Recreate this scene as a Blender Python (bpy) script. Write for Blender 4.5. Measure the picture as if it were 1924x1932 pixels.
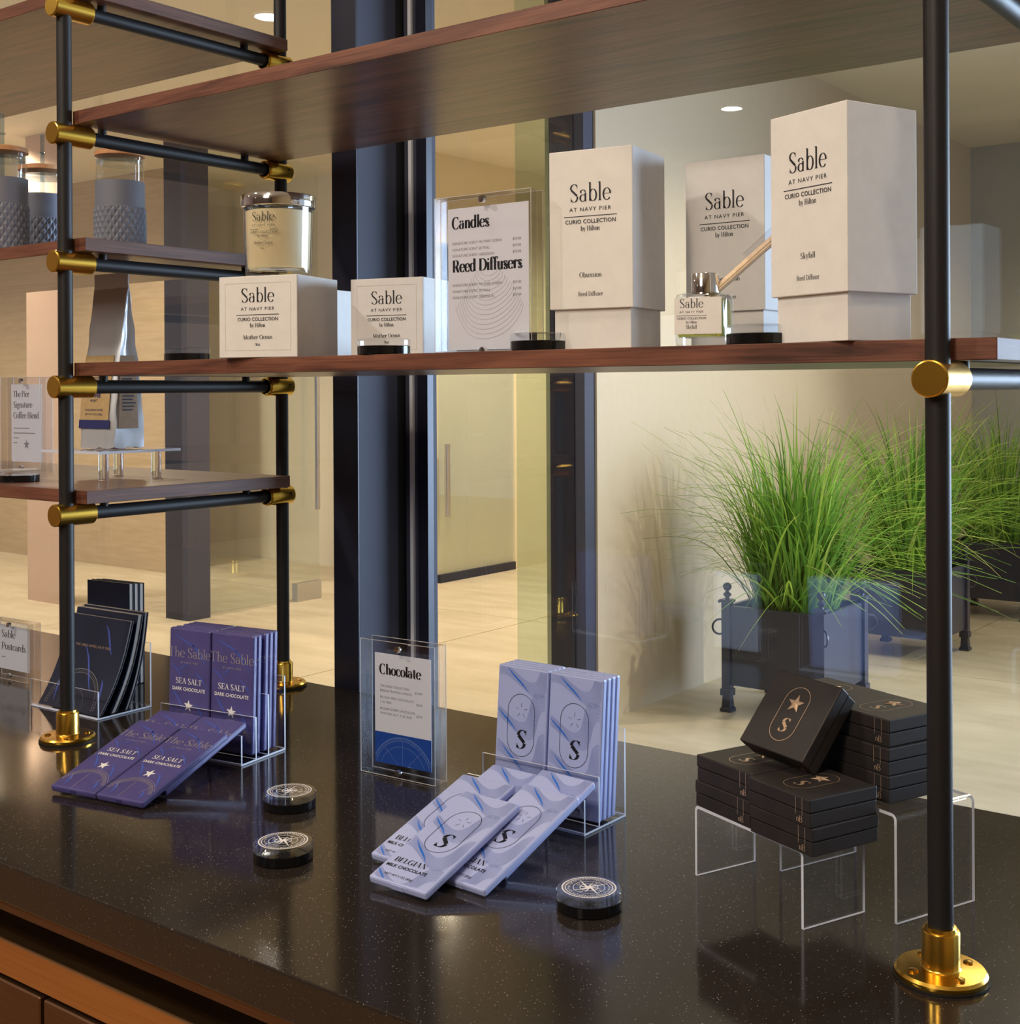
import bpy, bmesh, math, random
from mathutils import Matrix, Vector
random.seed(7)
sc = bpy.context.scene
for o in list(bpy.data.objects): bpy.data.objects.remove(o)
PI = math.pi
R = math.radians

# ------------------------------------------------------------------ camera
FPX, YAW, ROLL, PCX, PCY = 2435.747, 0.649794, -0.005453, 962.0, 734.645
CAM = Vector((1.59728, -1.06879, 0.49))
_fw = Vector((-math.sin(YAW), math.cos(YAW), 0)); _rt = Vector((math.cos(YAW), math.sin(YAW), 0)); _up = Vector((0, 0, 1))
RT = _rt * math.cos(ROLL) + _up * math.sin(ROLL)
UP = -_rt * math.sin(ROLL) + _up * math.cos(ROLL)
cd = bpy.data.cameras.new('camera'); cam = bpy.data.objects.new('camera', cd); sc.collection.objects.link(cam)
cd.sensor_fit = 'HORIZONTAL'; cd.sensor_width = 36.0; cd.lens = 36.0 * FPX / 1924
cd.shift_x = 0.0; cd.shift_y = -(966 - PCY) / 1924
cd.clip_start = 0.05; cd.clip_end = 60
m3 = Matrix((RT, UP, -_fw)).transposed().to_4x4(); m3.translation = CAM
cam.matrix_world = m3
sc.camera = cam

def ray(u, v): return RT * ((u - PCX) / FPX) + UP * (-(v - PCY) / FPX) + _fw
def onz(u, v, z): d = ray(u, v); return CAM + d * ((z - CAM.z) / d.z)
def ony(u, v, y): d = ray(u, v); return CAM + d * ((y - CAM.y) / d.y)
def onx(u, v, x): d = ray(u, v); return CAM + d * ((x - CAM.x) / d.x)

# ------------------------------------------------------------------ world, exposure, big lights
w = bpy.data.worlds.new('world'); sc.world = w; w.use_nodes = True
w.node_tree.nodes['Background'].inputs[0].default_value = (0.72, 0.82, 1.0, 1)
w.node_tree.nodes['Background'].inputs[1].default_value = 0.7
sc.view_settings.view_transform = 'Standard'; sc.view_settings.look = 'None'
sc.view_settings.exposure = 0.18; sc.view_settings.gamma = 1.0; sc.view_settings.use_curve_mapping = False

def area(name, loc, target, sx, sy, power, col, shape='RECTANGLE', spread=180):
    l = bpy.data.lights.new(name, 'AREA'); l.shape = shape; l.size = sx; l.size_y = sy; l.energy = power; l.color = col
    l.spread = R(spread)
    o = bpy.data.objects.new(name, l); sc.collection.objects.link(o); o.location = loc
    o.rotation_euler = (Vector(target) - Vector(loc)).to_track_quat('-Z', 'Y').to_euler()
    return o
def spot(name, loc, target, power, col, size=50, blend=.5, rad=.04):
    l = bpy.data.lights.new(name, 'SPOT'); l.energy = power; l.color = col; l.spot_size = R(size); l.spot_blend = blend; l.shadow_soft_size = rad
    o = bpy.data.objects.new(name, l); sc.collection.objects.link(o); o.location = loc
    o.rotation_euler = (Vector(target) - Vector(loc)).to_track_quat('-Z', 'Y').to_euler()
    return o
WARM = (1.0, 0.80, 0.58); NEUT = (1.0, 0.90, 0.78); COOL = (0.62, 0.76, 1.0)
# daylight coming in through the glazed entrance at the far right of the lobby
area('daylight_entrance', (3.6, 6.2, 0.55), (-0.2, 0.9, 0.1), 3.4, 2.6, 170, COOL, spread=84)
# added fill lamps under the lobby ceiling, none of them seen
for x_, y_, pw in ((-2.6, 2.0, 130), (-2.9, 4.2, 150), (-6.6, 2.0, 160), (-6.4, 3.7, 200), (-9.4, 3.0, 190), (-3.1, 6.3, 260), (-2.6, 9.0, 170), (0.4, 4.0, 115), (0.6, 7.0, 85)):
    spot('lobby_fill_lamp', (x_, y_, 2.16), (x_, y_, 0), pw, WARM, 150, .5, .07)
spot('low_daylight_spot', (3.0, 5.0, 1.15), (-0.9, 4.5, 0.0), 280, (1.0, .93, .72), 46, .6, .05)  # added spot standing in for low daylight from the entrance
# added fill lamps high in the shop, out of view; then downlight beams
area('shop_fill_lamp', (1.0, -3.7, 2.2), (0.8, 0.1, 0.4), 1.0, 1.0, 44, NEUT)
spot('shop_fill_lamp', (-0.9, -1.9, 2.3), (-0.5, -0.2, 0.2), 85, NEUT, 120, .8, .08)
spot('shop_fill_lamp', (1.0, -2.3, 2.3), (0.9, -1.5, -0.9), 80, WARM, 140, .8, .08)
for x_ in (-0.75, 0.45, 1.55):
    spot('shop_downlight_beam', (x_, -0.46, 2.3), (x_, -0.12, 0.0), 30, WARM, 60, .8, .05)

# ------------------------------------------------------------------ node materials
def mat(name, col=(.5, .5, .5), rough=.5, metal=0., spec=.5, trans=0., ior=1.45, coat=0., emit=None, estr=1.):
    m = bpy.data.materials.new(name); m.use_nodes = True
    b = m.node_tree.nodes['Principled BSDF']
    b.inputs['Base Color'].default_value = (*col, 1); b.inputs['Roughness'].default_value = rough
    b.inputs['Metallic'].default_value = metal; b.inputs['Specular IOR Level'].default_value = spec
    b.inputs['Transmission Weight'].default_value = trans; b.inputs['IOR'].default_value = ior
    b.inputs['Coat Weight'].default_value = coat
    if emit: b.inputs['Emission Color'].default_value = (*emit, 1); b.inputs['Emission Strength'].default_value = estr
    return m
def nn(m, t, **kw):
    n = m.node_tree.nodes.new(t)
    for k, v in kw.items():
        if k in n.inputs: n.inputs[k].default_value = v
        else: setattr(n, k, v)
    return n
def bsdf(m): return m.node_tree.nodes['Principled BSDF']
def lk(m, a, b): m.node_tree.links.new(a, b)
def coords(m, scale=(1, 1, 1), kind='Object'):
    tc = nn(m, 'ShaderNodeTexCoord'); mp = nn(m, 'ShaderNodeMapping'); mp.inputs['Scale'].default_value = scale
    lk(m, tc.outputs[kind], mp.inputs['Vector']); return mp.outputs['Vector']
def ramp(m, fac, stops):
    r = nn(m, 'ShaderNodeValToRGB'); el = r.color_ramp.elements
    while len(el) < len(stops): el.new(.5)
    for e, (p, c) in zip(el, stops): e.position = p; e.color = (*c, 1)
    lk(m, fac, r.inputs['Fac']); return r.outputs['Color']
def bump(m, h, strength=.1, dist=.01):
    b = nn(m, 'ShaderNodeBump'); b.inputs['Strength'].default_value = strength; b.inputs['Distance'].default_value = dist
    lk(m, h, b.inputs['Height']); lk(m, b.outputs['Normal'], bsdf(m).inputs['Normal'])

def noisy(name, c1, c2, scale=(1, 1, 1), nscale=6., rough=.5, detail=6, bstr=0., **kw):
    m = mat(name, c1, rough, **kw); v = coords(m, scale)
    n = nn(m, 'ShaderNodeTexNoise'); n.inputs['Scale'].default_value = nscale; n.inputs['Detail'].default_value = detail
    lk(m, v, n.inputs['Vector']); lk(m, ramp(m, n.outputs['Fac'], [(.32, c1), (.68, c2)]), bsdf(m).inputs['Base Color'])
    if bstr: bump(m, n.outputs['Fac'], bstr, .003)
    return m

def wood(name, dark, mid, light, rough=.34, gx=(1.2, 14, 14), gf=(5, 190, 190), coat=.22):
    m = mat(name, mid, rough, 0, .5, coat=coat); v = coords(m, gx)
    n = nn(m, 'ShaderNodeTexNoise'); n.inputs['Scale'].default_value = 3.2; n.inputs['Detail'].default_value = 7; n.inputs['Distortion'].default_value = 1.4
    lk(m, v, n.inputs['Vector'])
    v2 = coords(m, gf); n2 = nn(m, 'ShaderNodeTexNoise'); n2.inputs['Scale'].default_value = 2.5; n2.inputs['Detail'].default_value = 4
    lk(m, v2, n2.inputs['Vector'])
    mx = nn(m, 'ShaderNodeMath', operation='MULTIPLY_ADD'); mx.inputs[1].default_value = .55
    lk(m, n2.outputs['Fac'], mx.inputs[0]); lk(m, n.outputs['Fac'], mx.inputs[2])
    lk(m, ramp(m, mx.outputs[0], [(.52, dark), (.70, mid), (.95, light)]), bsdf(m).inputs['Base Color'])
    bump(m, n2.outputs['Fac'], .12, .0008)
    bsdf(m).inputs['Coat Roughness'].default_value = .24
    return m

def thin_glass(name, tint=(1, 1, 1), ior=1.5, rough=0.0, refl=(1, 1, 1)):
    m = bpy.data.materials.new(name); m.use_nodes = True; t = m.node_tree
    for n in list(t.nodes):
        if n.type != 'OUTPUT_MATERIAL': t.nodes.remove(n)
    out = [n for n in t.nodes if n.type == 'OUTPUT_MATERIAL'][0]
    fr = t.nodes.new('ShaderNodeFresnel')
    ge = t.nodes.new('ShaderNodeNewGeometry'); im = t.nodes.new('ShaderNodeMix'); im.inputs[2].default_value = ior; im.inputs[3].default_value = 1 / ior
    t.links.new(ge.outputs['Backfacing'], im.inputs[0]); t.links.new(im.outputs[0], fr.inputs['IOR'])   # both faces of a thin sheet reflect alike
    tr = t.nodes.new('ShaderNodeBsdfTransparent'); tr.inputs[0].default_value = (*tint, 1)
    gl = t.nodes.new('ShaderNodeBsdfGlossy'); gl.inputs['Roughness'].default_value = rough; gl.inputs['Color'].default_value = (*refl, 1)
    mx = t.nodes.new('ShaderNodeMixShader')
    t.links.new(fr.outputs[0], mx.inputs[0]); t.links.new(tr.outputs[0], mx.inputs[1]); t.links.new(gl.outputs[0], mx.inputs[2]); t.links.new(mx.outputs[0], out.inputs[0])
    return m

M = {}
M['wood'] = wood('walnut_veneer', (.045, .022, .016), (.115, .050, .032), (.20, .085, .052))
M['wood_end'] = wood('walnut_end_edge', (.045, .024, .018), (.10, .048, .034), (.17, .08, .055), .6, (14, 1.2, 14), (190, 5, 190), .0)
M['wood_front'] = wood('walnut_front_edge', (.055, .021, .014), (.135, .050, .031), (.22, .088, .052), .45, coat=.05)
M['post'] = mat('black_powder_coated_steel', (.015, .014, .015), .50, 0.0, .4)
M['brass'] = mat('satin_brass', (.74, .45, .07), .24, 1.0)
M['brass_dark'] = mat('brass_screw', (.55, .32, .06), .3, 1.0)
# black quartz with bright flecks
q = mat('black_quartz', (.014, .011, .010), .10, 0, .5); v = coords(q, (1, 1, 1))
vo = nn(q, 'ShaderNodeTexVoronoi'); vo.inputs['Scale'].default_value = 560; lk(q, v, vo.inputs['Vector'])
sep = nn(q, 'ShaderNodeSeparateColor'); lk(q, vo.outputs['Color'], sep.inputs[0])
g1 = nn(q, 'ShaderNodeMath', operation='GREATER_THAN'); g1.inputs[1].default_value = .86; lk(q, sep.outputs[0], g1.inputs[0])
l1 = nn(q, 'ShaderNodeMath', operation='LESS_THAN'); l1.inputs[1].default_value = .22; lk(q, vo.outputs['Distance'], l1.inputs[0])
mu = nn(q, 'ShaderNodeMath', operation='MULTIPLY'); lk(q, g1.outputs[0], mu.inputs[0]); lk(q, l1.outputs[0], mu.inputs[1])
mu2 = nn(q, 'ShaderNodeMath', operation='MULTIPLY'); lk(q, mu.outputs[0], mu2.inputs[0]); lk(q, sep.outputs[1], mu2.inputs[1])
lk(q, ramp(q, mu2.outputs[0], [(0, (.023, .0175, .0145)), (1, (.55, .52, .48))]), bsdf(q).inputs['Base Color'])
M['quartz'] = q
M['bronze'] = noisy('brushed_bronze', (.66, .38, .17), (.74, .45, .22), (1, 60, 60), 8, .33, metal=1.0)
M['bronze_dark'] = noisy('dark_bronze_panel', (.14, .075, .04), (.18, .095, .05), (1, 40, 40), 8, .4, metal=.8)
M['void'] = mat('black_recess', (.004, .004, .004), .9)
M['white_box'] = noisy('white_carton', (.78, .77, .755), (.82, .81, .795), (1, 1, 1), 60, .62, bstr=.05)
M['paper'] = mat('white_paper', (.84, .86, .94), .6)
M['ink'] = mat('black_ink', (.010, .011, .018), .45)
M['grey_ink'] = mat('grey_ink', (.30, .30, .32), .5)
M['white_ink'] = mat('white_ink', (.85, .85, .88), .4)
M['silver'] = mat('silver_foil', (.50, .46, .48), .35, .35)
M['gold'] = mat('rose_gold_foil', (.80, .58, .40), .28, .6)
M['chrome'] = mat('polished_chrome', (.80, .79, .78), .08, 1.0)
M['steel'] = mat('brushed_steel', (.55, .55, .56), .3, 1.0)
M['acrylic'] = mat('clear_acrylic_block', (.985, .99, 1.0), .02, 0, .5, 1.0, 1.47)
M['sheet'] = thin_glass('clear_acrylic_sheet', (.95, .955, .97), 1.38)
M['sheet_edge'] = mat('acrylic_edge_gleam', (.72, .77, .90), .2, 0, .6)  # bright gleam of acrylic edges put into an opaque bluish colour
M['block_edge'] = thin_glass('acrylic_block_edge', (.76, .72, .66), 1.42, .12)
M['block_rim'] = mat('acrylic_block_rim', (.55, .54, .54), .25)
M['glass'] = thin_glass('window_glass', (.90, .93, .925), 1.62)
M['green_glass'] = thin_glass('green_edged_glass', (.82, .89, .85), 1.6)
M['jar_glass'] = thin_glass('jar_glass', (.95, .97, .99), 1.5)
M['purple'] = noisy('purple_wrapper', (.078, .072, .235), (.105, .092, .29), (1, 1, 1), 22, .3, coat=.3)
M['purple_side'] = noisy('navy_wrapper_side', (.035, .035, .13), (.06, .055, .19), (1, 1, 1), 22, .3)
M['lilac'] = mat('lilac_wrapper', (.43, .50, .86), .42, coat=.1)
M['line_blue'] = mat('fine_blue_print', (.10, .155, .42), .5)
M['sky_blue'] = mat('bright_blue_print', (.02, .17, .75), .45)
M['streak'] = mat('blue_streak_print', (.07, .12, .52), .4)
M['royal'] = mat('royal_blue_print', (.012, .075, .40), .5)
M['pale_blue_line'] = mat('pale_blue_line', (.22, .36, .72), .5)
M['box_black'] = noisy('soft_black_carton', (.020, .017, .018), (.027, .022, .022), (1, 1, 1), 40, .5)
M['black_gloss'] = mat('black_base', (.006, .006, .007), .15)
M['wax'] = mat('cream_wax', (.98, .80, .47), .5); bsdf(M['wax']).inputs['Subsurface Weight'].default_value = .0
M['oil'] = mat('yellow_green_oil', (.78, .82, .22), .03, 0, .5, .85, 1.4)
M['reed'] = noisy('pale_reed', (.74, .56, .38), (.85, .68, .50), (30, 30, 3), 6, .7)
M['plastic_wrap'] = thin_glass('clear_wrap', (.93, .93, .95), 1.3, .12)
M['sleeve'] = mat('grey_silicone', (.20, .215, .27), .55)
M['bamboo'] = noisy('bamboo', (.62, .29, .12), (.72, .37, .17), (40, 40, 3), 4, .5)
M['straw'] = thin_glass('clear_straw', (.70, .78, .84), 1.5)
M['foil_bag'] = mat('silver_coffee_bag', (.60, .63, .68), .34, .35)
M['kraft'] = noisy('kraft_label', (.52, .36, .17), (.58, .42, .21), (1, 1, 1), 90, .7)
M['kraft_side'] = noisy('brown_side_label', (.30, .22, .15), (.36, .27, .19), (1, 1, 1), 90, .7)
M['navy_band'] = mat('navy_band', (.03, .04, .16), .5)
M['notebook'] = noisy('navy_notebook_cover', (.014, .020, .045), (.022, .032, .068), (1, 1, 1), 9, .33)
M['pages'] = mat('paper_pages', (.42, .37, .33), .7)
M['alu'] = mat('sky_bright_aluminium', (.88, .93, 1.0), .35, 0)  # aluminium with a sky reflection put into its bluish white
M['frame'] = mat('dark_navy_frame', (.020, .022, .040), .38, .2)
M['frame_blue_lit'] = mat('slate_blue_lit_frame', (.055, .060, .095), .6, 0, .3)  # slate blue, lightened to hold the side light on mullion and post
M['gasket'] = mat('black_rubber_gasket', (.006, .006, .006), .6)
M['beige_wall'] = noisy('beige_wall_covering', (.56, .455, .335), (.59, .485, .36), (60, 60, 2), 5, .8)
M['cream_wall'] = noisy('cream_plaster', (.72, .64, .45), (.75, .67, .48), (1, 1, 1), 2, .85)
M['shaded_back_wall'] = noisy('shaded_back_wall', (.38, .37, .35), (.41, .40, .38), (1, 1, 1), 2, .85)  # back wall's lack of light put into a greyer colour
M['white_wall'] = noisy('off_white_plaster', (.74, .70, .60), (.77, .73, .63), (1, 1, 1), 2, .85)
M['brown_wall'] = noisy('brown_wood_panelling', (.20, .12, .075), (.26, .16, .10), (1, 1, 9), 4, .6)
M['tan_wall'] = noisy('tan_wood_panelling', (.46, .35, .225), (.53, .41, .27), (1, 1, 9), 4, .5)
M['pink_wall'] = noisy('blush_plaster', (.62, .44, .34), (.65, .47, .37), (1, 1, 1), 2, .8)
M['ceil'] = noisy('warm_white_ceiling', (.70, .64, .52), (.73, .67, .55), (1, 1, 1), 1.5, .9)
M['stone'] = noisy('pale_travertine_slab', (.58, .50, .37), (.72, .63, .49), (1.5, 5, 1), 1.6, .38, 8)
M['shop_floor'] = noisy('oak_floor', (.42, .22, .09), (.52, .29, .13), (1, 8, 1), 3, .4)
M['planter'] = noisy('navy_black_planter', (.018, .022, .042), (.026, .032, .058), (1, 1, 1), 3, .35, coat=.2)
M['soil'] = noisy('dark_soil', (.02, .014, .01), (.04, .03, .02), (1, 1, 1), 30, .9)
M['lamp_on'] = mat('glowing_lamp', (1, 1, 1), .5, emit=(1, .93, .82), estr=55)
M['trim_white'] = mat('white_lamp_trim', (.8, .8, .78), .5)
gm = mat('grass_blade', (.10, .26, .03), .45); gi = nn(gm, 'ShaderNodeVertexColor'); gi.layer_name = 'tone'
lk(gm, ramp(gm, gi.outputs['Color'], [(0, (.06, .15, .025)), (.42, (.19, .42, .05)), (.75, (.42, .62, .09)), (1, (.58, .56, .22))]), bsdf(gm).inputs['Base Color'])
bsdf(gm).inputs['Sheen Weight'].default_value = 0.
tl = nn(gm, 'ShaderNodeBsdfTranslucent'); ms = nn(gm, 'ShaderNodeMixShader'); ms.inputs[0].default_value = .38
gcol = [l.from_socket for l in gm.node_tree.links if l.to_socket == bsdf(gm).inputs['Base Color']][0]
lk(gm, gcol, tl.inputs['Color']); lk(gm, bsdf(gm).outputs[0], ms.inputs[1]); lk(gm, tl.outputs[0], ms.inputs[2])
lk(gm, ms.outputs[0], [n for n in gm.node_tree.nodes if n.type == 'OUTPUT_MATERIAL'][0].inputs['Surface'])
M['grass'] = gm

# ------------------------------------------------------------------ mesh helpers
class MB:
    def __init__(s): s.v = []; s.f = []; s.mi = []; s.sm = []
    def add(s, vs, fs, mi=0, smooth=False, M4=None):
        b = len(s.v)
        for p in vs: s.v.append(tuple(M4 @ Vector(p)) if M4 else tuple(p))
        for f in fs: s.f.append(tuple(i + b for i in f)); s.mi.append(mi); s.sm.append(smooth)
        return s
    def box(s, x0, x1, y0, y1, z0, z1, mi=0, M4=None):
        vs = [(x, y, z) for z in (z0, z1) for y in (y0, y1) for x in (x0, x1)]
        return s.add(vs, [(0, 2, 3, 1), (4, 5, 7, 6), (0, 1, 5, 4), (2, 6, 7, 3), (0, 4, 6, 2), (1, 3, 7, 5)], mi, False, M4)
    def tube(s, p0, p1, r0, r1=None, n=20, mi=0, cap=True, smooth=True):
        p0 = Vector(p0); p1 = Vector(p1); r1 = r0 if r1 is None else r1
        q = (p1 - p0).to_track_quat('Z', 'Y').to_matrix(); vs = []
        for p, r in ((p0, r0), (p1, r1)):
            for i in range(n):
                a = 2 * PI * i / n; vs.append(p + q @ Vector((r * math.cos(a), r * math.sin(a), 0)))
        s.add(vs, [(i, (i + 1) % n, n + (i + 1) % n, n + i) for i in range(n)], mi, smooth)
        if cap:
            b = len(s.v) - 2 * n
            s.f += [tuple(b + i for i in reversed(range(n))), tuple(b + n + i for i in range(n))]; s.mi += [mi, mi]; s.sm += [False, False]
        return s
    def lathe(s, prof, n=32, mi=0, M4=None, smooth=True, cap=True, sq=None):
        # prof: [(r,z)...]; sharp corners by repeating a point
        vs = []
        for r, z in prof:
            for i in range(n):
                a = 2 * PI * i / n
                if sq:
                    c, d = math.cos(a), math.sin(a); k = (abs(c) ** sq + abs(d) ** sq) ** (-1 / sq); vs.append((r * c * k, r * d * k, z))
                else: vs.append((r * math.cos(a), r * math.sin(a), z))
        fs = []
        for j in range(len(prof) - 1):
            if prof[j] == prof[j + 1]: continue
            for i in range(n): fs.append((j * n + i, j * n + (i + 1) % n, (j + 1) * n + (i + 1) % n, (j + 1) * n + i))
        b = len(s.v); s.add(vs, fs, mi, smooth, M4)
        if cap:
            if prof[0][0] > 1e-5: s.f.append(tuple(b + i for i in reversed(range(n)))); s.mi.append(mi); s.sm.append(False)
            if prof[-1][0] > 1e-5: e = b + (len(prof) - 1) * n; s.f.append(tuple(e + i for i in range(n))); s.mi.append(mi); s.sm.append(False)
        return s
    def path(s, pts, r, n=8, mi=0, closed=False):
        pts = [Vector(p) for p in pts]; N = len(pts); vs = []; nrm = None
        for i, p in enumerate(pts):
            a = pts[(i - 1) % N] if (closed or i > 0) else p; b = pts[(i + 1) % N] if (closed or i < N - 1) else p
            t = (b - a).normalized()
            if nrm is None: nrm = t.orthogonal().normalized()
            nrm = (nrm - t * nrm.dot(t)).normalized(); bi = t.cross(nrm)
            for k in range(n):
                an = 2 * PI * k / n; vs.append(p + (nrm * math.cos(an) + bi * math.sin(an)) * r)
        fs = []
        for i in range(N if closed else N - 1):
            j = (i + 1) % N
            for k in range(n): fs.append((i * n + k, i * n + (k + 1) % n, j * n + (k + 1) % n, j * n + k))
        return s.add(vs, fs, mi, True)
    def mesh(s, name, mats):
        me = bpy.data.meshes.new(name); me.from_pydata(s.v, [], s.f)
        for m in (mats if isinstance(mats, (list, tuple)) else [mats]): me.materials.append(M[m] if isinstance(m, str) else m)
        me.polygons.foreach_set('material_index', s.mi); me.polygons.foreach_set('use_smooth', s.sm); me.update()
        if any(s.sm): me.set_sharp_from_angle(angle=R(38))
        return me
def rbox(name, x0, x1, y0, y1, z0, z1, mats, bev=.001, seg=2, smooth=True):
    bm = bmesh.new(); bmesh.ops.create_cube(bm, size=1.0)
    for v in bm.verts: v.co = Vector((x0 + (v.co.x + .5) * (x1 - x0), y0 + (v.co.y + .5) * (y1 - y0), z0 + (v.co.z + .5) * (z1 - z0)))
    big = None
    bmesh.ops.bevel(bm, geom=list(bm.edges), offset=bev, segments=seg, profile=.5, affect='EDGES')
    me = bpy.data.meshes.new(name); 
    for f in bm.faces: f.smooth = False
    bm.to_mesh(me); bm.free()
    me.materials.append(M[mats] if isinstance(mats, str) else mats)
    return me
def ob(name, me, parent=None, M4=None):
    o = bpy.data.objects.new(name, me); sc.collection.objects.link(o)
    if parent is not None: o.parent = parent
    if M4 is not None: o.matrix_local = M4
    return o
def tag(o, label, cat, group=None):
    o['label'] = label; o['category'] = cat
    if group: o['group'] = group
    return o
def struct(o): o['kind'] = 'structure'; return o
def thing(name, label, cat, M4=None, group=None):
    o = bpy.data.objects.new(name, None); sc.collection.objects.link(o); o.empty_display_size = .05
    if M4 is not None: o.matrix_world = M4
    return tag(o, label, cat, group)
def T(x, y, z, yaw=0, pitch=0, roll=0):
    return Matrix.Translation((x, y, z)) @ Matrix.Rotation(R(yaw), 4, 'Z') @ Matrix.Rotation(R(pitch), 4, 'X') @ Matrix.Rotation(R(roll), 4, 'Y')

# ------------------------------------------------------------------ 2-D print: lettering and line work (x right, y up)
class P2:
    def __init__(s): s.v = []; s.f = []
    def strip(s, L, Rr):
        b = len(s.v); n = len(L)
        for a, c in zip(L, Rr): s.v += [a, c]
        s.f += [(b + 2 * i, b + 2 * i + 1, b + 2 * i + 3, b + 2 * i + 2) for i in range(n - 1)]
    def rib(s, pts, wd, closed=False):
        n = len(pts); L = []; Q = []
        for i, (x, y) in enumerate(pts):
            a = pts[(i - 1) % n] if closed or i > 0 else pts[i]; b = pts[(i + 1) % n] if closed or i < n - 1 else pts[i]
            dx, dy = b[0] - a[0], b[1] - a[1]; l = math.hypot(dx, dy) or 1e-9; dx /= l; dy /= l
            h = (wd(i / max(1, n - 1), dx, dy) if callable(wd) else wd) / 2
            L.append((x - dy * h, y + dx * h)); Q.append((x + dy * h, y - dx * h))
        if closed: L.append(L[0]); Q.append(Q[0])
        s.strip(L, Q)
    def poly(s, pts): b = len(s.v); s.v += pts; s.f.append(tuple(range(b, b + len(pts))))
    def rect(s, x0, y0, x1, y1): s.poly([(x0, y0), (x1, y0), (x1, y1), (x0, y1)])
    def merge(s, o, dx=0, dy=0, sc_=1, shear=0, rotd=0):
        b = len(s.v); c, d = math.cos(R(rotd)), math.sin(R(rotd))
        for x, y in o.v:
            x, y = x * sc_ + y * sc_ * shear, y * sc_; s.v.append((c * x - d * y + dx, d * x + c * y + dy))
        s.f += [tuple(i + b for i in f) for f in o.f]
    def width(s): return max(p[0] for p in s.v) if s.v else 0
    def mesh(s, name, m, fn=None):
        fn = fn or (lambda x, y: (x, y, 0))
        me = bpy.data.meshes.new(name); me.from_pydata([fn(x, y) for x, y in s.v], [], s.f); me.materials.append(M[m]); me.update(); return me
def arc(cx, cy, rx, ry, a0, a1, n=None):
    n = n or max(5, int(abs(a1 - a0) / 16) + 2)
    return [(cx + rx * math.cos(R(a0 + (a1 - a0) * i / (n - 1))), cy + ry * math.sin(R(a0 + (a1 - a0) * i / (n - 1)))) for i in range(n)]

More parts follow.
